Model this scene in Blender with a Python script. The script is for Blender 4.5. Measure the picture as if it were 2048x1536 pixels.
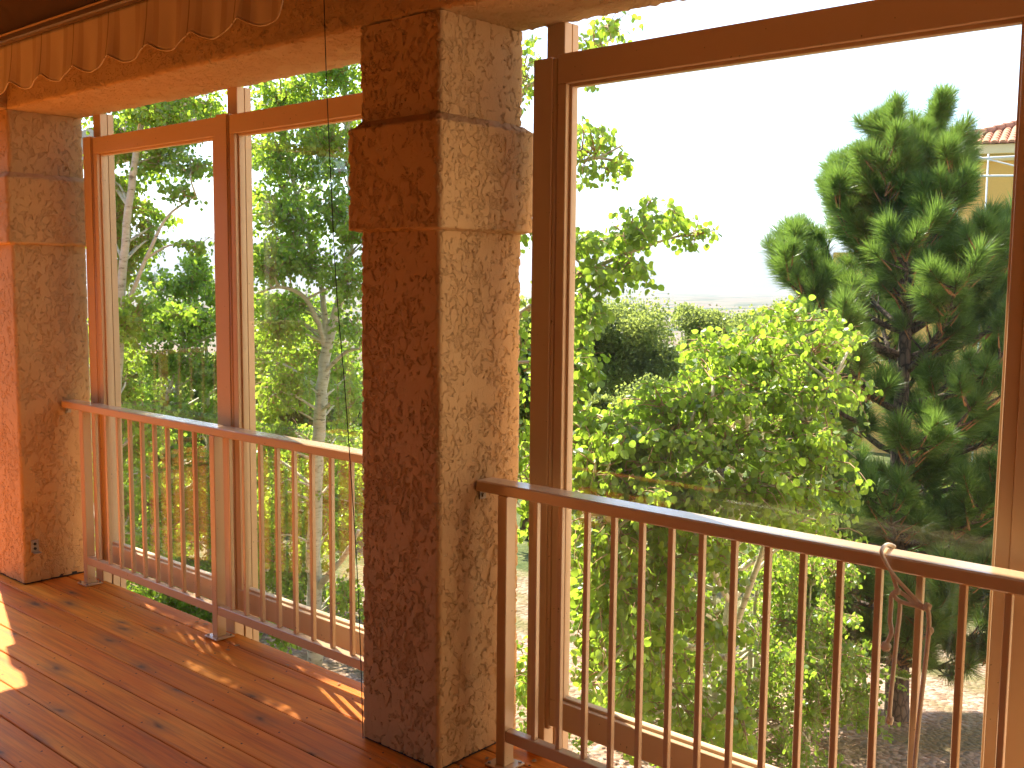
import bpy, math, random
import numpy as np
from mathutils import Vector, Matrix, Quaternion

for o in list(bpy.data.objects):
    bpy.data.objects.remove(o, do_unlink=True)
S = bpy.context.scene
COL = S.collection
R = math.radians
random.seed(7)
RNG = np.random.default_rng(11)

# ------------------------------------------------------------------ camera
F_PX = 2102.8            # focal length in pixels of a 2048 px wide frame
PITCH, YAW, ROLL = 0.09988, 0.7254, 0.00921
EYE = Vector((0.0, 0.0, 1.56))
fw = Vector((-math.sin(YAW) * math.cos(PITCH), math.cos(YAW) * math.cos(PITCH), -math.sin(PITCH)))
rt0 = Vector((math.cos(YAW), math.sin(YAW), 0.0))
up0 = rt0.cross(fw)
rt = rt0 * math.cos(ROLL) + up0 * math.sin(ROLL)
up = -rt0 * math.sin(ROLL) + up0 * math.cos(ROLL)
cam_d = bpy.data.cameras.new('camera')
cam_d.sensor_width = 36.0
cam_d.lens = F_PX / 2048 * 36.0
cam_d.clip_start = 0.05
cam_d.clip_end = 60000.0
cam = bpy.data.objects.new('camera', cam_d)
COL.objects.link(cam)
m = Matrix((rt, up, -fw)).transposed().to_4x4()
m.translation = EYE
cam.matrix_world = m
S.camera = cam

# ------------------------------------------------------------------ sky and sun
SUN_ELEV = R(53.0)
SUN_AZ = Vector((-0.946, 0.323, 0)).normalized()
sun_dir = Vector((SUN_AZ.x * math.cos(SUN_ELEV), SUN_AZ.y * math.cos(SUN_ELEV), math.sin(SUN_ELEV)))
W = bpy.data.worlds.new('World')
S.world = W
W.use_nodes = True
wn = W.node_tree
sky = wn.nodes.new('ShaderNodeTexSky')
sky.sky_type = 'NISHITA'
sky.sun_disc = False
sky.sun_elevation = SUN_ELEV
sky.sun_rotation = math.atan2(SUN_AZ.x, SUN_AZ.y)
sky.altitude = 1800.0
sky.air_density = 1.0
sky.dust_density = 3.0
sky.ozone_density = 0.4
bgn = wn.nodes['Background']
bgn.inputs['Strength'].default_value = 0.15
wn.links.new(sky.outputs['Color'], bgn.inputs['Color'])

sd = bpy.data.lights.new('sun', 'SUN')
sd.energy = 5.0
sd.angle = R(0.53)
sd.color = (1.0, 0.91, 0.77)
sun = bpy.data.objects.new('sun', sd)
COL.objects.link(sun)
sun.rotation_euler = sun_dir.to_track_quat('Z', 'Y').to_euler()
sun.location = (-10, 5, 20)

S.view_settings.view_transform = 'Standard'
S.view_settings.look = 'None'
S.view_settings.exposure = 1.76
S.view_settings.gamma = 1.0
S.view_settings.use_curve_mapping = False
S.render.engine = 'CYCLES'
S.cycles.use_denoising = True
S.cycles.max_bounces = 7
S.cycles.diffuse_bounces = 4
S.cycles.glossy_bounces = 4
S.cycles.transparent_max_bounces = 14
S.cycles.adaptive_threshold = 0.02
S.cycles.sample_clamp_indirect = 8.0

# ------------------------------------------------------------------ helpers
def at(px, py, depth):
    """Point seen at a place of the 2048 x 1536 photograph, at a real depth in metres."""
    d = fw + rt * ((px - 1024) / F_PX) - up * ((py - 768) / F_PX)
    return EYE + d * depth

def link(o, parent=None):
    COL.objects.link(o)
    if parent is not None:
        o.parent = parent
        o.matrix_parent_inverse = parent.matrix_world.inverted() if False else Matrix.Translation(-parent.location)
    return o

def tag(o, label=None, cat=None, group=None, kind=None):
    if label: o['label'] = label
    if cat: o['category'] = cat
    if group: o['group'] = group
    if kind: o['kind'] = kind
    return o

def empty(name, loc, label, cat, group=None):
    o = bpy.data.objects.new(name, None)
    o.location = loc
    o.empty_display_size = 0.1
    COL.objects.link(o)
    return tag(o, label, cat, group)

class MB:
    """Collects faces of one mesh."""
    def __init__(s):
        s.v, s.f, s.mi, s.sm = [], [], [], []
    def quad_box(s, x0, x1, y0, y1, z0, z1, b=0.0, mi=0):
        """box, edges chamfered by b"""
        if b <= 0:
            n = len(s.v)
            for z in (z0, z1):
                s.v += [(x0, y0, z), (x1, y0, z), (x1, y1, z), (x0, y1, z)]
            for f in ((3, 2, 1, 0), (4, 5, 6, 7), (0, 1, 5, 4), (1, 2, 6, 5), (2, 3, 7, 6), (3, 0, 4, 7)):
                s.f.append([n + i for i in f]); s.mi.append(mi); s.sm.append(False)
            return s
        # chamfered box: 24 verts
        n = len(s.v)
        X, Y, Z = (x0, x1), (y0, y1), (z0, z1)
        idx = {}
        for i in (0, 1):
            for j in (0, 1):
                for k in (0, 1):
                    sx, sy, sz = (1 - 2 * i) * b, (1 - 2 * j) * b, (1 - 2 * k) * b
                    for a in range(3):
                        p = [X[i] + (sx if a != 0 else 0), Y[j] + (sy if a != 1 else 0), Z[k] + (sz if a != 2 else 0)]
                        idx[(i, j, k, a)] = len(s.v); s.v.append(tuple(p))
        def add(*keys):
            s.f.append([idx[k] for k in keys]); s.mi.append(mi); s.sm.append(False)
        add((0,0,0,0),(0,0,1,0),(0,1,1,0),(0,1,0,0)); add((1,0,0,0),(1,1,0,0),(1,1,1,0),(1,0,1,0))
        add((0,0,0,1),(1,0,0,1),(1,0,1,1),(0,0,1,1)); add((0,1,0,1),(0,1,1,1),(1,1,1,1),(1,1,0,1))
        add((0,0,0,2),(0,1,0,2),(1,1,0,2),(1,0,0,2)); add((0,0,1,2),(1,0,1,2),(1,1,1,2),(0,1,1,2))
        for j in (0, 1):
            for k in (0, 1):
                add((0,j,k,1),(1,j,k,1),(1,j,k,2),(0,j,k,2))
        for i in (0, 1):
            for k in (0, 1):
                add((i,0,k,0),(i,1,k,0),(i,1,k,2),(i,0,k,2))
        for i in (0, 1):
            for j in (0, 1):
                add((i,j,0,0),(i,j,1,0),(i,j,1,1),(i,j,0,1))
        for i in (0, 1):
            for j in (0, 1):
                for k in (0, 1):
                    add((i,j,k,0),(i,j,k,1),(i,j,k,2))
        return s
    def tube(s, pts, radii, n=8, mi=0, smooth=True, caps=True):
        pts = [Vector(p) for p in pts]
        if not hasattr(radii, '__len__'): radii = [radii] * len(pts)
        base = len(s.v)
        t0 = (pts[1] - pts[0]).normalized()
        a = t0.orthogonal().normalized()
        for i, p in enumerate(pts):
            t = (pts[min(i + 1, len(pts) - 1)] - pts[max(i - 1, 0)])
            if t.length < 1e-9: t = t0
            t.normalize()
            a = (a - t * a.dot(t))
            if a.length < 1e-6: a = t.orthogonal()
            a.normalize()
            b = t.cross(a)
            for k in range(n):
                an = 2 * math.pi * k / n
                s.v.append(tuple(p + (a * math.cos(an) + b * math.sin(an)) * radii[i]))
        for i in range(len(pts) - 1):
            for k in range(n):
                k2 = (k + 1) % n
                s.f.append([base + i * n + k, base + i * n + k2, base + (i + 1) * n + k2, base + (i + 1) * n + k])
                s.mi.append(mi); s.sm.append(smooth)
        if caps:
            s.f.append([base + k for k in range(n)][::-1]); s.mi.append(mi); s.sm.append(False)
            e = base + (len(pts) - 1) * n
            s.f.append([e + k for k in range(n)]); s.mi.append(mi); s.sm.append(False)
        return s
    def build(s, name, mats, parent=None, recalc=True):
        me = bpy.data.meshes.new(name)
        me.from_pydata(s.v, [], s.f)
        if not isinstance(mats, (list, tuple)): mats = [mats]
        for mt in mats: me.materials.append(mt)
        me.polygons.foreach_set('material_index', s.mi)
        me.polygons.foreach_set('use_smooth', s.sm)
        me.update()
        if recalc:
            import bmesh
            bm = bmesh.new(); bm.from_mesh(me)
            bmesh.ops.recalc_face_normals(bm, faces=bm.faces)
            bm.to_mesh(me); bm.free()
        o = bpy.data.objects.new(name, me)
        return link(o, parent)

def np_mesh(name, V, polys_flat, loop_len, mats, mi=None, smooth=False):
    """fast mesh: V (n,3), polys_flat = flat vertex indices, loop_len = vertices per face (array)"""
    me = bpy.data.meshes.new(name)
    V = np.asarray(V, np.float32)
    me.vertices.add(len(V)); me.vertices.foreach_set('co', V.ravel())
    me.loops.add(len(polys_flat)); me.loops.foreach_set('vertex_index', np.asarray(polys_flat, np.int32))
    starts = np.concatenate(([0], np.cumsum(loop_len)[:-1])).astype(np.int32)
    me.polygons.add(len(loop_len)); me.polygons.foreach_set('loop_start', starts)
    for mt in (mats if isinstance(mats, (list, tuple)) else [mats]): me.materials.append(mt)
    if mi is not None: me.polygons.foreach_set('material_index', np.asarray(mi, np.int32))
    me.polygons.foreach_set('use_smooth', np.full(len(loop_len), smooth))
    me.update(calc_edges=True)
    me.validate()
    return me

# ------------------------------------------------------------------ materials
class NT:
    def __init__(s, name):
        s.m = bpy.data.materials.new(name); s.m.use_nodes = True
        s.t = s.m.node_tree; s.t.nodes.clear()
        s.out = s.t.nodes.new('ShaderNodeOutputMaterial')
    def n(s, typ, **kw):
        nd = s.t.nodes.new(typ)
        for k, v in kw.items():
            if k.startswith('i_'):
                key = k[2:]
                key = int(key) if key.isdigit() else key.replace('_', ' ')
                nd.inputs[key].default_value = v
            else: setattr(nd, k, v)
        return nd
    def l(s, a, ai, b, bi):
        s.t.links.new(a.outputs[ai], b.inputs[bi])
    def math(s, op, a, b=None, clamp=False):
        nd = s.n('ShaderNodeMath', operation=op, use_clamp=clamp)
        for i, x in enumerate((a, b)):
            if x is None: continue
            if isinstance(x, (int, float)): nd.inputs[i].default_value = x
            else: s.t.links.new(x, nd.inputs[i])
        return nd.outputs[0]
    def ramp(s, src, stops, interp='LINEAR'):
        nd = s.n('ShaderNodeValToRGB'); cr = nd.color_ramp; cr.interpolation = interp
        while len(cr.elements) < len(stops): cr.elements.new(0.5)
        for e, (p, c) in zip(cr.elements, stops):
            e.position = p; e.color = c if len(c) == 4 else (*c, 1)
        s.t.links.new(src, nd.inputs[0])
        return nd.outputs[0]
    def mix(s, fac, a, b, blend='MIX'):
        nd = s.n('ShaderNodeMix', data_type='RGBA', blend_type=blend)
        for i, x in ((0, fac), (6, a), (7, b)):
            if isinstance(x, (int, float)): nd.inputs[i].default_value = x
            elif isinstance(x, tuple): nd.inputs[i].default_value = x if len(x) == 4 else (*x, 1)
            else: s.t.links.new(x, nd.inputs[i])
        return nd.outputs[2]

def noise(t, vec, scale, detail=3, rough=0.55, dist=0.0):
    nd = t.n('ShaderNodeTexNoise', i_Scale=scale, i_Detail=detail, i_Roughness=rough, i_Distortion=dist)
    if vec is not None: t.t.links.new(vec, nd.inputs['Vector'])
    return nd

def mapped(t, src, scale=(1, 1, 1), loc=None):
    nd = t.n('ShaderNodeMapping'); nd.inputs['Scale'].default_value = scale
    t.t.links.new(src, nd.inputs['Vector'])
    if loc is not None: t.t.links.new(loc, nd.inputs['Location'])
    return nd.outputs[0]

def mat_stucco(name, base=(0.54, 0.335, 0.155), disp=0.0058, scale=1.0, stretch=1.0):
    t = NT(name)
    pos = t.n('ShaderNodeNewGeometry').outputs['Position']
    v = mapped(t, pos, (1, 1, stretch))
    n1 = noise(t, v, 40 * scale, 6, 0.64, 0.9)
    n2 = noise(t, v, 7 * scale, 3, 0.5, 0.4)
    n3 = noise(t, pos, 240 * scale, 2, 0.6)
    # skip-trowel: flat plateaus with ragged edges, rougher where the coarse noise is low
    thr = t.math('ADD', n1.outputs['Fac'], t.math('MULTIPLY', t.math('SUBTRACT', n2.outputs['Fac'], 0.5), 0.42))
    plate = t.ramp(thr, [(0.440, (0, 0, 0)), (0.462, (0.90, 0.90, 0.90)), (0.58, (1, 1, 1))])
    hgt = t.math('ADD', plate, t.math('MULTIPLY', n3.outputs['Fac'], 0.10))
    b = t.n('ShaderNodeBsdfPrincipled', i_Roughness=0.92)
    b.inputs['Specular IOR Level'].default_value = 0.2
    nc = noise(t, pos, 3.0, 4, 0.6)
    c = t.mix(t.math('MULTIPLY', nc.outputs['Fac'], 0.6), tuple(x * 1.08 for x in base), tuple(x * q for x, q in zip(base, (0.82, 0.78, 0.74))))
    t.t.links.new(c, b.inputs['Base Color'])
    t.l(b, 0, t.out, 0)
    d = t.n('ShaderNodeDisplacement', i_Scale=disp, i_Midlevel=0.8)
    t.t.links.new(hgt, d.inputs['Height'])
    t.l(d, 0, t.out, 2)
    t.m.displacement_method = 'BOTH'
    return t.m

def mat_paint(name, base, rough=0.34, bump=0.02, spec=0.5, dirt=0.12):
    t = NT(name)
    pos = t.n('ShaderNodeNewGeometry').outputs['Position']
    n1 = noise(t, pos, 9, 4, 0.6)
    c = t.mix(t.math('MULTIPLY', n1.outputs['Fac'], dirt * 2), base, tuple(x * 0.72 for x in base))
    sp = noise(t, pos, 75, 2, 0.5)
    chip = t.ramp(sp.outputs['Fac'], [(0.735, (0, 0, 0)), (0.755, (1, 1, 1))])
    c = t.mix(t.math('MULTIPLY', chip, 0.75), c, tuple(x * 0.30 for x in base))
    n2 = noise(t, pos, 420, 2, 0.5)
    bp = t.n('ShaderNodeBump', i_Strength=0.25, i_Distance=0.0006)
    t.t.links.new(n2.outputs['Fac'], bp.inputs['Height'])
    b = t.n('ShaderNodeBsdfPrincipled', i_Roughness=rough)
    b.inputs['Specular IOR Level'].default_value = spec
    t.t.links.new(c, b.inputs['Base Color']); t.l(bp, 0, b, 'Normal')
    rr = t.math('ADD', t.math('MULTIPLY', n1.outputs['Fac'], 0.16), rough - 0.08)
    t.t.links.new(rr, b.inputs['Roughness'])
    t.l(b, 0, t.out, 0)
    return t.m

def mat_plain(name, base, rough=0.7, spec=0.3, metal=0.0, var=0.25, nscale=6.0):
    t = NT(name)
    pos = t.n('ShaderNodeNewGeometry').outputs['Position']
    n1 = noise(t, pos, nscale, 4, 0.6)
    c = t.mix(n1.outputs['Fac'], tuple(x * (1 + var) for x in base), tuple(x * (1 - var) for x in base))
    b = t.n('ShaderNodeBsdfPrincipled', i_Roughness=rough, i_Metallic=metal)
    b.inputs['Specular IOR Level'].default_value = spec
    t.t.links.new(c, b.inputs['Base Color'])
    t.l(b, 0, t.out, 0)
    return t.m

def mat_deck():
    t = NT('cedar_decking')
    tc = t.n('ShaderNodeTexCoord'); oi = t.n('ShaderNodeObjectInfo')
    obj = tc.outputs['Object']
    off = t.n('ShaderNodeCombineXYZ')
    for k, mul in ((0, 37.0), (1, 11.3), (2, 5.7)):
        t.t.links.new(t.math('MULTIPLY', oi.outputs['Random'], mul), off.inputs[k])
    add = t.n('ShaderNodeVectorMath', operation='ADD')
    t.t.links.new(obj, add.inputs[0]); t.l(off, 0, add, 1)
    v = add.outputs[0]
    g1 = noise(t, mapped(t, v, (1.0, 22, 22)), 2.2, 5, 0.6, 0.6)
    g2 = noise(t, mapped(t, v, (2.5, 140, 60)), 1.6, 3, 0.6, 0.2)
    g3 = noise(t, mapped(t, v, (0.9, 6, 6)), 1.5, 2, 0.5, 0.5)
    base = t.ramp(g3.outputs['Fac'], [(0.30, (0.64, 0.165, 0.016)), (0.5, (0.74, 0.23, 0.022)), (0.68, (0.82, 0.31, 0.036))])
    grain = t.ramp(g1.outputs['Fac'], [(0.35, (0.62, 0.55, 0.50)), (0.55, (1, 1, 1)), (0.75, (1.0, 0.96, 0.92))])
    c = t.mix(0.75, base, grain, 'MULTIPLY')
    fine = t.ramp(g2.outputs['Fac'], [(0.35, (0.80, 0.76, 0.72)), (0.6, (1, 1, 1))])
    c = t.mix(0.55, c, fine, 'MULTIPLY')
    tint = t.ramp(oi.outputs['Random'], [(0.0, (0.80, 0.70, 0.66)), (0.35, (1.0, 0.98, 0.95)), (0.7, (0.92, 0.86, 0.84)), (1.0, (1.0, 1.0, 1.0))])
    c = t.mix(0.85, c, tint, 'MULTIPLY')
    # knots and the grey weathered halo round them
    vo = t.n('ShaderNodeTexVoronoi', feature='F1', voronoi_dimensions='2D', i_Scale=1.0, i_Randomness=1.0)
    wob = noise(t, v, 16, 2, 0.5)
    vv = t.n('ShaderNodeVectorMath', operation='ADD'); sc = t.n('ShaderNodeVectorMath', operation='SCALE'); sc.inputs['Scale'].default_value = 0.035
    t.l(wob, 'Color', sc, 0); t.t.links.new(v, vv.inputs[0]); t.l(sc, 0, vv, 1)
    t.t.links.new(mapped(t, vv.outputs[0], (2.6, 7.0, 1.0)), vo.inputs['Vector'])
    keep = t.math('GREATER_THAN', t.n('ShaderNodeSeparateColor').outputs[0], 0.5)
    sep = t.t.nodes[-1] if False else None
    sepc = t.n('ShaderNodeSeparateColor'); t.l(vo, 'Color', sepc, 0)
    keep = t.math('GREATER_THAN', sepc.outputs[0], 0.5)
    size = t.math('ADD', t.math('MULTIPLY', sepc.outputs[1], 0.7), 0.5)
    dist = t.math('DIVIDE', vo.outputs['Distance'], size)
    halo = t.ramp(t.math('ADD', dist, t.math('MULTIPLY', t.math('SUBTRACT', g1.outputs['Fac'], 0.5), 0.25)), [(0.0, (1, 1, 1)), (0.14, (0.5, 0.5, 0.5)), (0.36, (0, 0, 0))])
    core = t.ramp(dist, [(0.0, (1, 1, 1)), (0.10, (0, 0, 0))])
    c = t.mix(t.math('MULTIPLY', t.math('MULTIPLY', halo, keep), 0.75), c, (0.17, 0.095, 0.045))
    c = t.mix(t.math('MULTIPLY', t.math('MULTIPLY', core, keep), 0.7), c, (0.05, 0.03, 0.02))
    # nail heads, two per joist
    xyz = t.n('ShaderNodeSeparateXYZ'); t.t.links.new(obj, xyz.inputs[0])
    fx = t.math('MULTIPLY', t.math('SUBTRACT', t.math('FRACT', t.math('DIVIDE', t.math('ADD', xyz.outputs[0], 100.0), 0.406)), 0.5), 0.406)
    fy = t.math('SUBTRACT', t.math('ABSOLUTE', xyz.outputs[1]), 0.040)
    fx = t.math('ADD', fx, t.math('MULTIPLY', t.math('SUBTRACT', oi.outputs['Random'], 0.5), 0.03))
    fx2 = t.math('ADD', fx, t.math('MULTIPLY', xyz.outputs[1], 0.3))
    rr = t.math('SQRT', t.math('ADD', t.math('MULTIPLY', fx2, fx2), t.math('MULTIPLY', fy, fy)))
    nail = t.math('LESS_THAN', rr, 0.0042)
    c = t.mix(t.math('MULTIPLY', nail, 0.9), c, (0.02, 0.014, 0.012))
    b = t.n('ShaderNodeBsdfPrincipled', i_Roughness=0.5)
    b.inputs['Specular IOR Level'].default_value = 0.14
    t.t.links.new(c, b.inputs['Base Color'])
    hh = t.math('SUBTRACT', t.math('MULTIPLY', g2.outputs['Fac'], 0.5), t.math('MULTIPLY', nail, 1.0))
    bp = t.n('ShaderNodeBump', i_Strength=0.35, i_Distance=0.0012)
    t.t.links.new(hh, bp.inputs['Height']); t.l(bp, 0, b, 'Normal')
    t.t.links.new(t.math('ADD', t.math('MULTIPLY', g1.outputs['Fac'], 0.25), 0.42), b.inputs['Roughness'])
    t.l(b, 0, t.out, 0)
    return t.m

def mat_leaf(name, c_hi, c_lo, trans, spec=0.4, tmix=0.5):
    t = NT(name)
    a = t.n('ShaderNodeAttribute', attribute_name='rnd')
    oi = t.n('ShaderNodeObjectInfo')
    f = a.outputs['Fac']
    c = t.mix(f, c_lo, c_hi)
    ct = t.mix(f, tuple(x * 0.75 for x in trans), trans)
    b = t.n('ShaderNodeBsdfPrincipled', i_Roughness=0.34)
    b.inputs['Specular IOR Level'].default_value = spec
    t.t.links.new(c, b.inputs['Base Color'])
    tr = t.n('ShaderNodeBsdfTranslucent'); t.t.links.new(ct, tr.inputs[0])
    mx = t.n('ShaderNodeMixShader', i_0=tmix)
    t.l(b, 0, mx, 1); t.l(tr, 0, mx, 2); t.l(mx, 0, t.out, 0)
    return t.m

def mat_bark_aspen():
    t = NT('aspen_bark')
    pos = t.n('ShaderNodeNewGeometry').outputs['Position']
    n1 = noise(t, mapped(t, pos, (1, 1, 3.0)), 14, 4, 0.6)
    n2 = noise(t, pos, 3.0, 3, 0.6)
    c = t.ramp(n1.outputs['Fac'], [(0.32, (0.12, 0.10, 0.06)), (0.42, (0.60, 0.54, 0.38)), (0.7, (0.78, 0.73, 0.56))])
    c = t.mix(t.math('MULTIPLY', n2.outputs['Fac'], 0.5), c, (0.36, 0.36, 0.22))
    b = t.n('ShaderNodeBsdfPrincipled', i_Roughness=0.75)
    t.t.links.new(c, b.inputs['Base Color'])
    bp = t.n('ShaderNodeBump', i_Strength=0.4, i_Distance=0.004); t.t.links.new(n1.outputs['Fac'], bp.inputs['Height']); t.l(bp, 0, b, 'Normal')
    t.l(b, 0, t.out, 0)
    return t.m

def mat_bark_pine():
    t = NT('pine_bark')
    pos = t.n('ShaderNodeNewGeometry').outputs['Position']
    vo = t.n('ShaderNodeTexVoronoi', feature='DISTANCE_TO_EDGE', i_Scale=26.0)
    t.t.links.new(mapped(t, pos, (1, 1, 0.35)), vo.inputs['Vector'])
    n1 = noise(t, pos, 20, 4, 0.6)
    c = t.ramp(vo.outputs['Distance'], [(0.02, (0.035, 0.025, 0.02)), (0.14, (0.16, 0.105, 0.075)), (0.5, (0.22, 0.15, 0.11))])
    c = t.mix(t.math('MULTIPLY', n1.outputs['Fac'], 0.5), c, (0.11, 0.085, 0.07))
    b = t.n('ShaderNodeBsdfPrincipled', i_Roughness=0.9)
    t.t.links.new(c, b.inputs['Base Color'])
    bp = t.n('ShaderNodeBump', i_Strength=0.7, i_Distance=0.012); t.t.links.new(vo.outputs['Distance'], bp.inputs['Height']); t.l(bp, 0, b, 'Normal')
    t.l(b, 0, t.out, 0)
    return t.m

def mat_ground():
    t = NT('gravel_and_fields')
    pos = t.n('ShaderNodeNewGeometry').outputs['Position']
    vo = t.n('ShaderNodeTexVoronoi', feature='F1', i_Scale=22.0)
    t.t.links.new(pos, vo.inputs['Vector'])
    sepc = t.n('ShaderNodeSeparateColor'); t.l(vo, 'Color', sepc, 0)
    peb = t.ramp(sepc.outputs[0], [(0.0, (0.20, 0.12, 0.08)), (0.45, (0.36, 0.23, 0.16)), (0.8, (0.48, 0.34, 0.26)), (1.0, (0.27, 0.20, 0.16))])
    n1 = noise(t, pos, 0.9, 4, 0.6)
    peb = t.mix(t.ramp(n1.outputs['Fac'], [(0.48, (0, 0, 0)), (0.62, (1, 1, 1))]), peb, (0.22, 0.16, 0.085))
    # valley: fields in bands of straw, earth and green, farther than about 150 m
    nf = noise(t, mapped(t, pos, (0.0035, 0.0016, 0.0)), 3.0, 4, 0.6)
    fld = t.ramp(nf.outputs['Fac'], [(0.36, (0.03, 0.05, 0.02)), (0.44, (0.09, 0.10, 0.045)), (0.52, (0.20, 0.155, 0.10)), (0.64, (0.19, 0.115, 0.08))], 'LINEAR')
    ln = t.n('ShaderNodeVectorMath', operation='LENGTH'); t.t.links.new(pos, ln.inputs[0])
    xyz = t.n('ShaderNodeSeparateXYZ'); t.t.links.new(pos, xyz.inputs[0])
    sc1 = noise(t, pos, 2.3, 5, 0.65)
    scrub = t.ramp(sc1.outputs['Fac'], [(0.35, (0.05, 0.075, 0.02)), (0.55, (0.11, 0.13, 0.04)), (0.72, (0.25, 0.20, 0.11))])
    wob2 = t.math('MULTIPLY', t.math('SUBTRACT', n1.outputs['Fac'], 0.5), 9.0)
    far1 = t.ramp(t.math('DIVIDE', t.math('ADD', ln.outputs['Value'], wob2), 100.0), [(0.10, (0, 0, 0)), (0.15, (1, 1, 1))])
    side = t.ramp(t.math('MULTIPLY', t.math('ADD', xyz.outputs[1], 20.0), 0.02), [(0.43, (1, 1, 1)), (0.45, (0, 0, 0))])
    peb = t.mix(t.math('MAXIMUM', far1, side), peb, scrub)
    far = t.ramp(t.math('DIVIDE', ln.outputs['Value'], 1000.0), [(0.03, (0, 0, 0)), (0.16, (1, 1, 1))])
    c = t.mix(far, peb, fld)
    b = t.n('ShaderNodeBsdfPrincipled', i_Roughness=0.95)
    b.inputs['Specular IOR Level'].default_value = 0.15
    t.t.links.new(c, b.inputs['Base Color'])
    bp = t.n('ShaderNodeBump', i_Strength=0.9, i_Distance=0.03, invert=True); t.t.links.new(vo.outputs['Distance'], bp.inputs['Height']); t.l(bp, 0, b, 'Normal')
    t.l(b, 0, t.out, 0)
    return t.m

def mat_glass():
    t = NT('window_glass')
    geo = t.n('ShaderNodeNewGeometry')
    # the pane does not bend light, so both of its faces take the air-to-glass value
    ior = t.math('SUBTRACT', 1.5, t.math('MULTIPLY', geo.outputs['Backfacing'], 1.5 - 1 / 1.5))
    fr = t.n('ShaderNodeFresnel'); t.t.links.new(ior, fr.inputs['IOR'])
    tr = t.n('ShaderNodeBsdfTransparent'); tr.inputs[0].default_value = (0.97, 0.985, 0.975, 1)
    gl = t.n('ShaderNodeBsdfGlossy', i_Roughness=0.0); gl.inputs[0].default_value = (1, 1, 1, 1)
    mx = t.n('ShaderNodeMixShader'); t.t.links.new(t.math('MULTIPLY', fr.outputs[0], 0.6), mx.inputs[0]); t.l(tr, 0, mx, 1); t.l(gl, 0, mx, 2)
    # faint dust film, put in as a light veil over the darks behind
    du = t.n('ShaderNodeBsdfTranslucent'); du.inputs[0].default_value = (0.8, 0.78, 0.72, 1)
    nd = noise(t, geo.outputs['Position'], 2.2, 4, 0.6)
    m2 = t.n('ShaderNodeMixShader'); t.t.links.new(t.math('MULTIPLY', nd.outputs['Fac'], 0.005), m2.inputs[0])
    t.l(mx, 0, m2, 1); t.l(du, 0, m2, 2)
    t.l(m2, 0, t.out, 0)
    return t.m

def mat_awning():
    t = NT('striped_awning_canvas')
    tc = t.n('ShaderNodeTexCoord')
    xyz = t.n('ShaderNodeSeparateXYZ'); t.l(tc, 'Object', xyz, 0)
    u = t.math('FRACT', t.math('DIVIDE', t.math('ADD', xyz.outputs[0], 50.0), 0.275))
    c = t.ramp(u, [(0.0, (0.84, 0.66, 0.43)), (0.20, (0.84, 0.66, 0.43)), (0.205, (0.72, 0.52, 0.31)), (0.33, (0.72, 0.52, 0.31)), (0.335, (0.80, 0.61, 0.38)),
                   (0.49, (0.80, 0.61, 0.38)), (0.495, (0.46, 0.28, 0.15)), (0.515, (0.46, 0.28, 0.15)), (0.52, (0.80, 0.61, 0.38)), (0.66, (0.80, 0.61, 0.38)),
                   (0.665, (0.72, 0.52, 0.31)), (0.79, (0.72, 0.52, 0.31)), (0.795, (0.84, 0.66, 0.43))], 'LINEAR')
    wv = noise(t, mapped(t, tc.outputs['Object'], (1, 1, 1)), 500, 1, 0.5)
    c = t.mix(t.math('MULTIPLY', wv.outputs['Fac'], 0.25), c, (0.3, 0.2, 0.1))
    b = t.n('ShaderNodeBsdfPrincipled', i_Roughness=0.9)
    b.inputs['Specular IOR Level'].default_value = 0.1
    t.t.links.new(c, b.inputs['Base Color'])
    tr = t.n('ShaderNodeBsdfTranslucent'); t.t.links.new(c, tr.inputs[0])
    mx = t.n('ShaderNodeMixShader', i_0=0.2); t.l(b, 0, mx, 1); t.l(tr, 0, mx, 2); t.l(mx, 0, t.out, 0)
    return t.m

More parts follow.
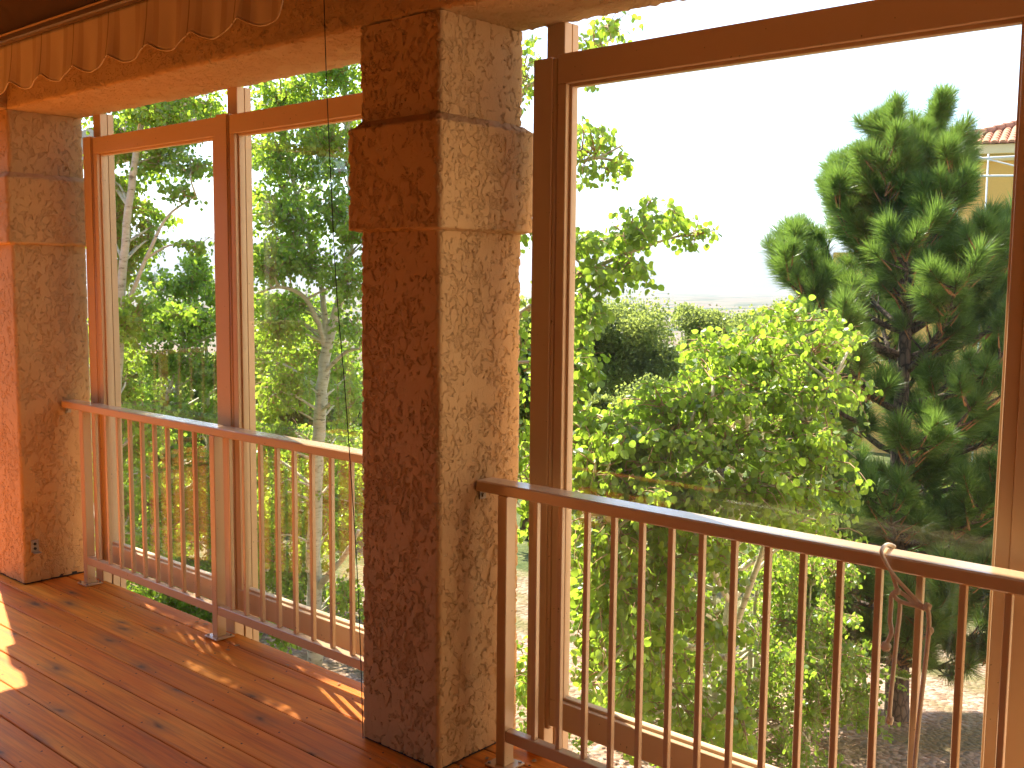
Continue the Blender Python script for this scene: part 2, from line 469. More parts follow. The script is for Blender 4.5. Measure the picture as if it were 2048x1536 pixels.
M = dict(
    stucco=mat_stucco('trowelled_stucco', stretch=0.75),
    stucco_beam=mat_stucco('trowelled_stucco_beam', disp=0.0055, scale=0.9, stretch=1.5),
    house=mat_stucco('house_wall_stucco', (0.40, 0.24, 0.11), disp=0.002),
    wing=mat_stucco('bounce_wall_stucco', (0.74, 0.62, 0.45), disp=0.002),  # pale colour of the added walls that bounce sunlight back
    ceiling=mat_plain('stained_ceiling', (0.22, 0.10, 0.04), 0.8, 0.2),
    paint=mat_paint('taupe_painted_metal', (0.70, 0.475, 0.27), 0.20, spec=0.65),
    frame=mat_paint('taupe_painted_frame', (0.70, 0.475, 0.27), 0.42),
    dark=mat_plain('dark_flashing', (0.03, 0.027, 0.025), 0.7),
    dark_glass=mat_plain('added_dark_door_glass', (0.02, 0.018, 0.015), 0.06, 0.5, 0, 0.1),  # for the added doors that soak up bounced light
    litter=mat_plain('dry_leaf', (0.30, 0.19, 0.09), 0.9, 0.2, 0, 0.5, 60),
    steel=mat_plain('dull_steel', (0.35, 0.30, 0.24), 0.4, 0.5, 0.6),
    deck=mat_deck(),
    joist=mat_plain('joist_timber', (0.22, 0.12, 0.06), 0.85),
    glass=mat_glass(),
    awning=mat_awning(),
    awn_metal=mat_paint('bronze_awning_metal', (0.14, 0.09, 0.06), 0.4),
    rope=mat_plain('cotton_rope', (0.80, 0.72, 0.58), 0.95, 0.1, 0, 0.2, 90),
    cord=mat_plain('black_cord', (0.02, 0.018, 0.015), 0.6),
    leaf=mat_leaf('aspen_leaf', (0.18, 0.25, 0.06), (0.075, 0.155, 0.035), (0.52, 0.75, 0.06), 0.75, 0.57),
    leaf_fine=mat_leaf('fine_olive_leaf', (0.18, 0.215, 0.065), (0.09, 0.125, 0.04), (0.46, 0.54, 0.11), 0.35, 0.56),
    needle=mat_leaf('pine_needle', (0.13, 0.20, 0.055), (0.06, 0.125, 0.035), (0.31, 0.50, 0.07), 0.5, 0.4),
    dark_foliage=mat_leaf('added_dark_foliage', (0.05, 0.07, 0.03), (0.025, 0.04, 0.018), (0.10, 0.14, 0.04), 0.3, 0.25),  # foliage kept dark to dim the reflections in the panes
    shoot=mat_plain('pine_shoot', (0.34, 0.17, 0.075), 0.8),
    aspen_bark=mat_bark_aspen(),
    twig=mat_plain('aspen_twig', (0.42, 0.26, 0.15), 0.8),
    pine_bark=mat_bark_pine(),
    ground=mat_ground(),
    hill=mat_plain('red_earth_hill', (0.11, 0.085, 0.075), 0.95, 0.1, 0, 0.35, 0.0012),
    ochre=mat_plain('ochre_render', (0.84, 0.48, 0.13), 0.9, 0.2, 0, 0.06, 1.0),
    ochre_trim=mat_plain('pale_ochre_fascia', (0.85, 0.66, 0.36), 0.8, 0.2, 0, 0.05, 1.0),
    tile=mat_plain('clay_roof_tile', (0.52, 0.25, 0.15), 0.85, 0.2, 0, 0.3, 2.5),
    pipe=mat_plain('white_pipe', (0.75, 0.72, 0.68), 0.4),
    cream=mat_plain('cream_board', (0.60, 0.50, 0.36), 0.8, 0.2, 0, 0.06, 3.0),
    white=mat_plain('white_far_wall', (0.8, 0.8, 0.78), 0.8),
)

# ================================================================== SETTING
def ground_z(x, y):
    x = np.asarray(x, float); y = np.asarray(y, float)
    yy = np.maximum(y - 2.5, 0)
    d = np.sqrt(x * x + y * y)
    z = -1.62 - 0.085 * np.minimum(yy, 40)
    # falls away into the valley
    s = np.clip((d - 60) / 500, 0, 1); s = s * s * (3 - 2 * s)
    z = z - 55 * s
    z = z + 0.05 * np.sin(x * 1.1 + 0.4) * np.cos(y * 0.9) * np.clip(1 - d / 120, 0, 1)
    return z

def make_ground():
    g = np.concatenate(([0], 0.35 * np.cumprod(np.full(78, 1.151)) / 0.151 - 0.35 / 0.151 * 1.0 + 0.35))
    g = np.cumsum(np.concatenate(([0.0], 0.4 * 1.145 ** np.arange(66))))
    g = g / g[-1] * 15000
    ax = np.concatenate((-g[::-1], g[1:]))
    X, Y = np.meshgrid(ax - 3, ax + 5, indexing='ij')
    Z = ground_z(X, Y)
    n = len(ax)
    V = np.stack((X, Y, Z), -1).reshape(-1, 3)
    i, j = np.meshgrid(np.arange(n - 1), np.arange(n - 1), indexing='ij')
    a = (i * n + j).ravel()
    P = np.stack((a, a + n, a + n + 1, a + 1), -1)
    me = np_mesh('ground', V, P.ravel(), np.full(len(P), 4), M['ground'], smooth=True)
    o = bpy.data.objects.new('ground', me); COL.objects.link(o)
    tag(o, kind='structure')
make_ground()

def make_hills():
    # a long ridge across the valley
    n, k = 260, 26
    ang = np.linspace(R(-80), R(160), n)      # azimuth measured from +X
    V = []
    rs = np.random.default_rng(5)
    ph = rs.uniform(0, 6.28, 12)
    for j in range(k):
        rr = 9000 + 3200 * j / (k - 1)
        prof = math.sin(min(1, j / (k * 0.62)) * math.pi / 2) if j < k * 0.62 else 1 - 0.3 * (j / k - 0.62)
        for i, a in enumerate(ang):
            h = 420 + 90 * math.sin(3.1 * a + ph[0]) + 60 * math.sin(7.7 * a + ph[1]) + 26 * math.sin(19 * a + ph[2]) + 14 * math.sin(43 * a + ph[3] + j * 0.5)
            h += 22 * math.sin(31 * a + j * 0.9 + ph[4]) * (1 - j / k)
            V.append((rr * math.cos(a), rr * math.sin(a), -60 + max(0, h) * prof))
    P = []
    for j in range(k - 1):
        for i in range(n - 1):
            a = j * n + i
            P.append((a, a + 1, a + n + 1, a + n))
    P = np.array(P)
    me = np_mesh('hills', np.array(V), P.ravel(), np.full(len(P), 4), M['hill'], smooth=True)
    o = bpy.data.objects.new('hills', me); COL.objects.link(o)
    tag(o, kind='structure')
make_hills()

# ---- deck: boards run along the rail
DECK_L, DECK_R = -8.5, 6.55
deck = bpy.data.objects.new('deck', None); COL.objects.link(deck); tag(deck, kind='structure')
deck.location = (-1, 0, 0)
def board_mesh(w, ln):
    mb = MB(); b = 0.004; h = 0.034
    prof = [(-w/2, -h), (w/2, -h), (w/2, -b*1.2), (w/2 - b*0.4, -b*0.35), (w/2 - b*1.3, 0), (-w/2 + b*1.3, 0), (-w/2 + b*0.4, -b*0.35), (-w/2, -b*1.2)]
    nseg = 24
    for i in range(nseg + 1):
        x = -ln / 2 + ln * i / nseg
        mb.v += [(x, p[0], p[1]) for p in prof]
    n = len(prof)
    for i in range(nseg):
        for k in range(n):
            k2 = (k + 1) % n
            mb.f.append([i*n+k, i*n+k2, (i+1)*n+k2, (i+1)*n+k]); mb.mi.append(0); mb.sm.append(False)
    mb.f.append(list(range(n))[::-1]); mb.mi.append(0); mb.sm.append(False)
    mb.f.append([nseg*n+k for k in range(n)]); mb.mi.append(0); mb.sm.append(False)
    return mb
LN = DECK_R - DECK_L
mb = board_mesh(0.1355, LN)
b0 = mb.build('deck_board', M['deck'], None)
bm_data = b0.data
mb = board_mesh(0.0955, LN)
b1 = mb.build('deck_board', M['deck'], None)
b1.location = ((DECK_L + DECK_R) / 2, 2.467 + 0.049, 0)
pitch = 0.139
boards = [b1]
y = 2.467 - pitch / 2
first = True
while y > -1.70:
    o = b0 if first else bpy.data.objects.new('deck_board', bm_data)
    if not first: COL.objects.link(o)
    first = False
    o.location = ((DECK_L + DECK_R) / 2 + random.uniform(-0.004, 0.004), y, random.uniform(-0.0012, 0.0012))
    boards.append(o); y -= pitch
for o in boards:
    o.parent = deck; o.matrix_parent_inverse = Matrix.Translation(-deck.location)
# joists and rim under the boards
mb = MB()
mb.quad_box(DECK_L + 0.03, DECK_R - 0.03, 2.505, 2.545, -0.30, -0.036)
xx = DECK_L + 0.4
while xx < DECK_R - 0.1:
    mb.quad_box(xx, xx + 0.04, -1.6, 2.503, -0.28, -0.036); xx += 0.406
o = mb.build('joist', M['joist'], deck); tag(o, kind='stuff')

# ---- house wall behind, added light-shaping walls and doors, ceiling over the porch
mb = MB().quad_box(-5.7, 3.4, -2.05, -1.75, -1.6, 3.3)
hw = mb.build('unseen_wall', M['house']); tag(hw, kind='structure')
for q in (-5.62, -2.9, 0.0):
    MB().quad_box(q, q + 2.5, -1.749, -1.70, 0.02, 2.25, 0.004).build('added_dark_door', M['dark_glass'], hw)  # added unseen dark doors, cutting bounce and pane reflections
mb = MB().quad_box(1.75, 2.05, -1.745, 1.45, -1.6, 2.895)  # added unseen wall, keeps daylight off the inward-facing fronts
o = mb.build('unseen_wall', M['house']); tag(o, kind='structure')
mb = MB().quad_box(6.6, 9.0, -2.05, 12.0, -2.8, 6.2)  # added unseen pale wall, bounces sunlight onto right-facing sides
o = mb.build('unseen_wall', M['wing']); tag(o, kind='structure')
mb = MB().quad_box(4.0, 6.597, 2.95, 12.0, -2.8, 6.2)  # second added wall, nearer, strengthens the same sunlight bounce
o = mb.build('unseen_wall', M['wing']); tag(o, kind='structure')
mb = MB().quad_box(-5.95, 3.6, -2.0, 2.9, 2.90, 3.02)
o = mb.build('porch_ceiling', M['ceiling']); tag(o, kind='structure')

# ================================================================== PORCH
def stucco_prism(name, x0, x1, y0, y1, zs, offs, step, mat, parent, r=0.012):
    """vertical rectangular shaft whose outline steps out by offs at heights zs"""
    per = []
    def seg(ax, ay, bx, by):
        n = max(1, int(round(math.hypot(bx - ax, by - ay) / step)))
        for i in range(n): per.append((ax + (bx - ax) * i / n, ay + (by - ay) * i / n))
    seg(x0 + r, y0, x1 - r, y0); per.extend([(x1 - r, y0), (x1 - r * 0.3, y0 + r * 0.3)])
    seg(x1, y0 + r, x1, y1 - r); per.extend([(x1, y1 - r), (x1 - r * 0.3, y1 - r * 0.3)])
    seg(x1 - r, y1, x0 + r, y1); per.extend([(x0 + r, y1), (x0 + r * 0.3, y1 - r * 0.3)])
    seg(x0, y1 - r, x0, y0 + r); per.extend([(x0, y0 + r), (x0 + r * 0.3, y0 + r * 0.3)])
    P = np.array(per); cx, cy = (x0 + x1) / 2, (y0 + y1) / 2
    hx, hy = (x1 - x0) / 2, (y1 - y0) / 2
    Zl, Ol = [], []
    for a in range(len(zs) - 1):
        L = math.hypot(zs[a + 1] - zs[a], offs[a + 1] - offs[a])
        n = max(1, int(round(L / step)))
        for i in range(n):
            Zl.append(zs[a] + (zs[a + 1] - zs[a]) * i / n); Ol.append(offs[a] + (offs[a + 1] - offs[a]) * i / n)
    Zl.append(zs[-1]); Ol.append(offs[-1])
    V = []
    for z, of in zip(Zl, Ol):
        q = np.empty((len(P), 3))
        q[:, 0] = cx + (P[:, 0] - cx) * (hx + of) / hx; q[:, 1] = cy + (P[:, 1] - cy) * (hy + of) / hy; q[:, 2] = z
        V.append(q)
    V = np.concatenate(V); n = len(P); k = len(Zl)
    i, j = np.meshgrid(np.arange(k - 1), np.arange(n), indexing='ij')
    j2 = (j + 1) % n
    F = np.stack((i * n + j, i * n + j2, (i + 1) * n + j2, (i + 1) * n + j), -1).reshape(-1, 4)
    me = np_mesh(name, V, F.ravel(), np.full(len(F), 4), mat, smooth=True)
    o = bpy.data.objects.new(name, me)
    return link(o, parent)

def column(x0, label, step):
    x1, y0, y1 = x0 + 0.368, 2.245, 2.622
    t = empty('stucco_column', ((x0 + x1) / 2, (y0 + y1) / 2, 0), label, 'column', 'stucco columns of the porch')
    stucco_prism('shaft', x0, x1, y0, y1, [0.009, 2.349], [0, 0], step, M['stucco'], t)
    stucco_prism('collar', x0, x1, y0, y1, [1.704, 1.711, 2.028, 2.052], [0.001, 0.029, 0.029, 0.001], step, M['stucco'], t)
    MB().quad_box(x0 + 0.004, x1 - 0.004, y0 + 0.004, y1 - 0.004, 0.001, 0.018).build('flashing', M['dark'], t)
    return t
column(-2.655, 'tan stucco column standing free in the middle between the two railings', 0.006)
column(-5.628, 'tan stucco column at the left edge, beside the sunlit patch of deck', 0.0085)

def beam_mesh(x0, x1, y0, y1, z0, z1, step, r=0.012):
    per = []
    def seg(ay, az, by, bz):
        n = max(1, int(round(math.hypot(by - ay, bz - az) / step)))
        for i in range(n): per.append((ay + (by - ay) * i / n, az + (bz - az) * i / n))
    seg(y0, z1, y0, z0 + r); per.extend([(y0, z0 + r), (y0 + r * 0.3, z0 + r * 0.3)])
    seg(y0 + r, z0, y1 - r, z0); per.extend([(y1 - r, z0), (y1 - r * 0.3, z0 + r * 0.3)])
    seg(y1, z0 + r, y1, z1); per.append((y1, z1))
    P = np.array(per); n = len(P)
    k = int((x1 - x0) / step) + 1
    xs = np.linspace(x0, x1, k)
    V = np.empty((k, n, 3)); V[:, :, 0] = xs[:, None]; V[:, :, 1] = P[None, :, 0]; V[:, :, 2] = P[None, :, 1]
    i, j = np.meshgrid(np.arange(k - 1), np.arange(n - 1), indexing='ij')
    F = np.stack((i * n + j, (i + 1) * n + j, (i + 1) * n + j + 1, i * n + j + 1), -1).reshape(-1, 4)
    return V.reshape(-1, 3), F
V, F = beam_mesh(-5.262, 3.04, 2.247, 2.624, 2.35, 2.90, 0.013)
me = np_mesh('porch_beam', V, F.ravel(), np.full(len(F), 4), M['stucco_beam'], smooth=True)
o = bpy.data.objects.new('porch_beam', me); COL.objects.link(o)
tag(o, 'long tan stucco beam resting on the columns above the glass screens', 'beam')
V, F = beam_mesh(-2.622, 1.745, -5.630, -5.264, 2.35, 2.90, 0.016)   # runs along Y at the open end
V2 = V.copy(); V2[:, 0] = V[:, 1]; V2[:, 1] = -V[:, 0]
me = np_mesh('end_beam', V2, F.ravel(), np.full(len(F), 4), M['stucco_beam'], smooth=True)
o = bpy.data.objects.new('end_beam', me); COL.objects.link(o)
tag(o, 'short dark stucco beam running in from the top of the left column', 'beam')

# ---- glass screens between the columns
JY = 2.548           # inner face of the screen frames
def screen_post(xj, label, z_top=2.236):
    t = empty('screen_post', (xj + 0.04, JY + 0.06, 0), label, 'post', 'posts of the glass screen')
    MB().quad_box(xj, xj + 0.076, JY, JY + 0.048, -0.03, z_top, 0.002).build('cover', M['frame'], t)
    mb = MB().tube([(xj + 0.082, JY + 0.013, 0.10), (xj + 0.082, JY + 0.013, z_top - 0.004)], 0.010, 10)
    mb.build('bead', M['frame'], t)
    MB().quad_box(xj + 0.010, xj + 0.082, JY + 0.052, JY + 0.088, -0.5, 2.352, 0.0015).build('upright', M['frame'], t)
    MB().quad_box(xj + 0.010, xj + 0.082, JY + 0.091, JY + 0.122, -0.5, 2.352, 0.0015).build('upright', M['frame'], t)
    return t
XJ = [-5.118, -3.945, -2.182, -0.716]
screen_post(XJ[0], 'brown metal screen post close against the left column')
screen_post(XJ[1], 'brown metal screen post in the middle of the left opening')
screen_post(XJ[2], 'brown metal screen post just right of the middle column')
screen_post(XJ[3], 'brown metal screen post at the right edge of the picture')

def screen(xa, xb, label, zt=2.228, bh=0.078):
    """one glazed panel: stiles, top and bottom bar, stops, pane"""
    t = empty('glass_screen', ((xa + xb) / 2, JY + 0.03, 0.113), label, 'glass screen', 'glass screens over the railing')
    y0, y1 = JY + 0.004, JY + 0.052
    sw = 0.034
    MB().quad_box(xa, xb, y0, y1, zt - bh, zt, 0.002).build('top_bar', M['frame'], t)
    MB().quad_box(xa, xb, y0, y1, 0.113, 0.204, 0.002).build('bottom_bar', M['frame'], t)
    for q in (xa, xb - sw):
        MB().quad_box(q, q + sw, y0 + 0.0005, y1, 0.2045, zt - bh - 0.0005, 0.002).build('stile', M['frame'], t)
    s = 0.010
    zl, zh = 0.2042, zt - bh - 0.0002
    ps = MB()
    # glazing stop: a thin inner lip set back from the stiles
    ya, yb = y0 + 0.018, y1 - 0.004
    ps.quad_box(xa + sw, xa + sw + s, ya, yb, zl, zh, 0.001)
    ps.build('glazing_stop', M['frame'], t)
    MB().quad_box(xb - sw - s, xb - sw, ya, yb, zl, zh, 0.001).build('glazing_stop', M['frame'], t)
    MB().quad_box(xa + sw + s, xb - sw - s, ya, yb, zl, zl + s, 0.001).build('glazing_stop', M['frame'], t)
    MB().quad_box(xa + sw + s, xb - sw - s, ya, yb, zh - s, zh, 0.001).build('glazing_stop', M['frame'], t)
    yc = (ya + yb) / 2
    MB().quad_box(xa + sw + s - 0.004, xb - sw - s + 0.004, yc - 0.003, yc + 0.003, zl + s - 0.004, zh - s + 0.004).build('pane', M['glass'], t)
    return t
screen(XJ[0] + 0.094, XJ[1] - 0.001, 'tall glass panel nearest the left column, reflecting a deck railing')
screen(XJ[1] + 0.094, -2.72, 'tall glass panel left of the middle column with the white trunk behind it')
screen(XJ[2] + 0.094, XJ[3] - 0.001, 'large clear glass panel in front of the pine tree', 2.243, 0.090)

# ---- dry leaves and grit blown against the foot of the middle column
def litter():
    rs = np.random.default_rng(77); n = 46
    px = np.where(rs.random(n) < .6, rs.uniform(-2.27, -1.75, n), rs.uniform(-4.6, -2.7, n)); py = np.where(px > -2.3, rs.uniform(2.20, 2.54, n), rs.uniform(2.36, 2.54, n))
    V = []; F = []
    for i in range(n):
        sz = rs.uniform(.004, .016); a = rs.uniform(0, 6.28); k = len(V); m_ = 6
        for j in range(m_):
            b = 6.283 * j / m_
            x_, y_ = sz * math.cos(b), sz * .55 * math.sin(b)
            V.append((px[i] + x_ * math.cos(a) - y_ * math.sin(a), py[i] + x_ * math.sin(a) + y_ * math.cos(a), .003 + .35 * abs(y_) + rs.uniform(0, .003)))
        F += [k + j for j in range(m_)]
    me = np_mesh('leaf_litter', np.array(V), F, np.full(n, 6), M['litter'])
    o = bpy.data.objects.new('leaf_litter', me); COL.objects.link(o)
    tag(o, 'dry leaf crumbs lying on the deck beside the middle column', 'leaf litter', kind='stuff')
litter()

# ---- railings
def railing(label, x0, x1, yf, ztop, zb0, zb1, posts, balusters, bx, deckfeet=True, bracket_x=None):
    t = empty('railing', (x0, yf + 0.03, 0), label, 'railing', 'deck railings')
    wtop = 0.078
    MB().quad_box(x0, x1, yf, yf + wtop, ztop - 0.036, ztop, 0.004).build('top_rail', M['paint'], t)
    # bottom rail broken by the posts
    cuts = [x0 + 0.02 if not posts or posts[0] > x0 + 0.3 else posts[0] + 0.039] + []
    px = sorted(posts)
    edges = []
    for a, b in zip(px[:-1], px[1:]): edges.append((a + 0.0385, b - 0.0005))
    edges.append((px[-1] + 0.0385, x1 - 0.01))
    for a, b in edges:
        if b - a > 0.05:
            MB().quad_box(a, b, yf + 0.002, yf + 0.034, zb0, zb1, 0.002).build('bottom_rail', M['paint'], t)
    for q in px:
        p = MB().quad_box(q, q + 0.038, yf, yf + 0.045, 0.0075, ztop - 0.0365, 0.002).build('post', M['paint'], t)
        MB().quad_box(q - 0.028, q + 0.066, yf - 0.022, yf + 0.068, 0.0015, 0.0072, 0.001).build('base_plate', M['paint'], p)
        for sx, sy in ((-0.017, -0.011), (0.055, -0.011), (-0.017, 0.057), (0.055, 0.057)):
            MB().tube([(q + sx, yf + sy, 0.0072), (q + sx, yf + sy, 0.0125)], 0.0055, 6, smooth=False).build('bolt', M['steel'], p)
    mesh = None
    for x in balusters:
        if mesh is None:
            o = MB().quad_box(0, bx, 0, 0.017, zb1 + 0.0005, ztop - 0.0365, 0.0015).build('baluster', M['paint'], None)
            mesh = o.data
        else:
            o = bpy.data.objects.new('baluster', mesh); COL.objects.link(o)
        o.location = (x, yf + 0.010, 0)
        o.parent = t; o.matrix_parent_inverse = Matrix.Translation(-t.location)
    if bracket_x is not None:
        p = MB().quad_box(bracket_x, bracket_x + 0.004, yf + 0.022, yf + 0.050, ztop - 0.066, ztop - 0.0365)
        p.quad_box(bracket_x + 0.004, bracket_x + 0.030, yf + 0.022, yf + 0.050, ztop - 0.040, ztop - 0.0365)
        p.tube([(bracket_x + 0.004, yf + 0.036, ztop - 0.054), (bracket_x + 0.010, yf + 0.036, ztop - 0.054)], 0.007, 8)
        p.build('wall_bracket', M['steel'], t)
    return t
LP = [-5.070, -3.905, -2.745]
LB = [-4.944 + 0.1112 * i for i in range(9)] + [-3.786, -3.681, -3.566, -3.453, -3.342, -3.230, -3.112, -2.995, -2.88]
railing('brown metal railing of the left opening between the two columns', -5.255, -2.66, 2.460, 0.921, 0.106, 0.145, LP, LB, 0.017, bracket_x=-5.257)
RB = [-2.045 + 0.0973 * i for i in range(38)]
railing('brown metal railing in front of the large pane with a rope tied to it', -2.280, 1.75, 2.400, 0.920, 0.089, 0.127, [-2.184, -0.585, 1.05], [x for x in RB if min(abs(x - p) for p in (-0.585, 1.05)) > 0.05], 0.0158, bracket_x=-2.284)
# railing along the far open end of the deck (met in the window reflections)
te = empty('railing', (-8.3, -1, 0), 'railing along the far end of the deck, seen as a reflection in the left glass', 'railing', 'deck railings')
MB().quad_box(-8.34, -8.26, -1.7, 2.5, 0.884, 0.920, 0.004).build('top_rail', M['paint'], te)
MB().quad_box(-8.32, -8.285, -1.7, 2.5, 0.09, 0.127, 0.002).build('bottom_rail', M['paint'], te)
o0 = MB().quad_box(-8.31, -8.293, 0, 0.017, 0.1275, 0.8835, 0.0015).build('baluster', M['paint'], None)
for i in range(36):
    o = o0 if i == 0 else bpy.data.objects.new('baluster', o0.data)
    if i: COL.objects.link(o)
    o.location = (0, -1.68 + 0.118 * i, 0); o.parent = te; o.matrix_parent_inverse = Matrix.Translation(-te.location)
for q in (-1.745, 0.36, 2.46):
    MB().quad_box(-8.325, -8.28, q, q + 0.04, 0.001, 0.8835, 0.002).build('post', M['paint'], te)

pr = empty('stucco_pier', (-8.05, -0.6, 0), 'low stucco pier on the deck end, seen only as a reflection in the left glass', 'pier')
stucco_prism('shaft', -8.25, -7.85, -0.8, -0.35, [0.004, 1.10], [0, 0], 0.03, M['house'], pr)
MB().quad_box(-8.28, -7.82, -0.83, -0.32, 1.101, 1.15, 0.006).build('cap', M['house'], pr)
MB().quad_box(-8.09, -8.01, -0.62, -0.54, 1.151, 2.30, 0.004).build('post', M['cream'], pr)

# ---- awning rolled up under the ceiling, its scalloped valance hanging
aw = empty('awning', (-3.7, 2.0, 2.55), 'rolled up awning with a scalloped striped tan valance, top left', 'awning')
def make_valance():
    x0, x1, yv = -5.215, -2.66, 2.0
    nx, nz = 420, 14
    V = []
    for i in range(nx + 1):
        x = x0 + (x1 - x0) * i / nx
        ph = (x + 4.463) / 0.2775
        dr = (math.cos(math.pi * ph) ** 2 + 0.012) ** 0.42
        zb = 2.372 - 0.047 * dr + 0.010 * math.sin(x * 1.9 + 1.0) + 0.012 * max(0, (-3.6 - x)) 
        if x > x1 - 0.07: zb += 0.10 * ((x - (x1 - 0.07)) / 0.07) ** 2
        for j in range(nz + 1):
            s = j / nz
            z = 2.530 + (zb - 2.530) * s
            yy = yv + (0.006 * math.cos(2 * math.pi * ph * 1.0 + 0.6) + 0.003 * math.sin(2 * math.pi * ph * 2.3)) * s - 0.012 * s * s
            V.append((x, yy, z))
    F = []
    for i in range(nx):
        for j in range(nz):
            a = i * (nz + 1) + j
            F.append((a, a + 1, a + nz + 2, a + nz + 1))
    V = np.array(V); F = np.array(F)
    V[:, 0] -= aw.location.x; V[:, 1] -= aw.location.y; V[:, 2] -= aw.location.z
    me = np_mesh('valance', V, F.ravel(), np.full(len(F), 4), M['awning'], smooth=True)
    o = bpy.data.objects.new('valance', me); COL.objects.link(o); o.parent = aw
    sm = o.modifiers.new('thickness', 'SOLIDIFY'); sm.thickness = 0.0016
    # piping along the scallops
    pts = [V[i * (nz + 1) + nz] for i in range(0, nx + 1, 2)]
    mb = MB().tube([tuple(p) for p in pts], 0.0028, 6)
    e = mb.build('edging', M['awning'], None); e.parent = o
make_valance()
MB().quad_box(-5.225, -2.585, 1.965, 2.03, 2.528, 2.556, 0.006).build('front_bar', M['awn_metal'], aw)
MB().quad_box(-5.225, -2.585, 1.962, 1.970, 2.553, 2.559).build('bar_lip', M['paint'], aw)
MB().quad_box(-5.225, -2.585, 1.985, 2.21, 2.562, 2.725, 0.012).build('hood', M['awn_metal'], aw)
for q in (-5.1, -3.9, -2.75):
    MB().quad_box(q, q + 0.05, 2.211, 2.243, 2.60, 2.70, 0.003).build('wall_bracket', M['awn_metal'], aw)

# ---- hanging cord
cp = [(-2.780, 2.2, 2.62), (-2.774, 2.2, 2.446), (-2.760, 2.2, 2.106), (-2.724, 2.2, 1.55), (-2.682, 2.2, 1.192), (-2.631, 2.2, 0.666), (-2.611, 2.2, 0.331), (-2.60, 2.2, 0.03)]
def smooth_path(P, k=8):
    P = [Vector(p) for p in P]; out = []
    for i in range(len(P) - 1):
        p0, p1, p2, p3 = P[max(i-1,0)], P[i], P[i+1], P[min(i+2, len(P)-1)]
        for s in range(k):
            u = s / k
            out.append(0.5 * ((2*p1) + (p2-p0)*u + (2*p0-5*p1+4*p2-p3)*u*u + (-p0+3*p1-3*p2+p3)*u**3))
    out.append(P[-1]); return out
o = MB().tube(smooth_path(cp), 0.0015, 6).build('hanging_cord', M['cord'])
tag(o, 'thin black cord hanging from the awning left of the middle column', 'cord')
# second strand lower down, slightly apart
# ---- rope tied to the rail
def on_y(px, py, yv):
    d = fw + rt * ((px - 1024) / F_PX) - up * ((py - 768) / F_PX)
    return EYE + d * ((yv - EYE.y) / d.y)
rp = empty('rope', on_y(1790, 1200, 2.395), 'pale cotton rope looped and knotted over the right railing', 'rope')
def strand(pts, r=0.0048, name='strand'):
    P = smooth_path([on_y(a, b, c) for a, b, c in pts], 6)
    mb = MB().tube(P, r, 8)
    # twisted ply
    o = mb.build(name, M['rope'], rp)
    return o
strand([(1790, 1094, 2.484), (1778, 1089, 2.47), (1768, 1093, 2.42), (1763, 1104, 2.394), (1770, 1122, 2.390), (1786, 1148, 2.390), (1812, 1178, 2.388), (1846, 1213, 2.386), (1858, 1216, 2.388)])
strand([(1784, 1146, 2.392), (1790, 1165, 2.392), (1796, 1180, 2.390), (1812, 1192, 2.388), (1826, 1204, 2.387), (1846, 1212, 2.386)], 0.0052)
strand([(1796, 1180, 2.388), (1788, 1186, 2.386), (1794, 1198, 2.384), (1810, 1206, 2.384), (1832, 1212, 2.384), (1850, 1218, 2.385)], 0.005)
strand([(1790, 1184, 2.389), (1783, 1192, 2.389), (1782, 1214, 2.390), (1780, 1240, 2.390), (1783, 1262, 2.390), (1778, 1278, 2.390), (1772, 1288, 2.390)], 0.0056)
strand([(1800, 1204, 2.387), (1799, 1230, 2.388), (1794, 1270, 2.389), (1788, 1330, 2.390), (1782, 1390, 2.390), (1779, 1430, 2.390), (1779, 1448, 2.390)], 0.0056)
strand([(1852, 1214, 2.384), (1857, 1226, 2.385), (1858, 1250, 2.388), (1855, 1290, 2.389), (1848, 1350, 2.390), (1840, 1420, 2.390), (1832, 1500, 2.390), (1826, 1570, 2.390)], 0.0056)
def knot(px, py, yv, r, sy=1.0):
    c = on_y(px, py, yv); mb = MB()
    rs = random.Random(int(px))
    for k in range(3):
        P = []
        ax = Vector((rs.uniform(-1, 1), rs.uniform(-1, 1), rs.uniform(-1, 1))).normalized(); b = ax.orthogonal().normalized(); d = ax.cross(b)
        for i in range(9):
            a = 2 * math.pi * i / 8
            q = (b * math.cos(a) + d * math.sin(a)) * r * 0.6
            q.z *= sy; P.append(c + q)
        mb.tube(P, r * 0.42, 7, caps=False)
    mb.build('knot', M['rope'], rp)
knot(1772, 1293, 2.390, 0.013); knot(1855, 1214, 2.385, 0.011); knot(1779, 1440, 2.390, 0.010, 1.8); knot(1861, 1262, 2.388, 0.008, 1.6); knot(1796, 1183, 2.388, 0.009)

# ---- small metal eye plate on the left column
ep = MB()
c = Vector((-5.258, 0, 0))
d = at(69, 1092, 1) - EYE; s_ = (-5.256 - EYE.x) / d.x; pp = EYE + d * s_
ep.quad_box(-5.258, -5.252, pp.y - 0.020, pp.y + 0.020, pp.z - 0.032, pp.z + 0.030, 0.001)
ep.quad_box(-5.252, -5.222, pp.y - 0.014, pp.y + 0.022, pp.z - 0.034, pp.z - 0.030)
ep.tube([(-5.252, pp.y, pp.z + 0.012), (-5.246, pp.y, pp.z + 0.012)], 0.007, 8, mi=1)
ep.tube([(-5.252, pp.y, pp.z - 0.012), (-5.246, pp.y, pp.z - 0.012)], 0.007, 8, mi=1)
o = ep.build('eye_plate', [M['steel'], M['dark']]); tag(o, 'small metal eye plate low on the left stucco column', 'bracket')

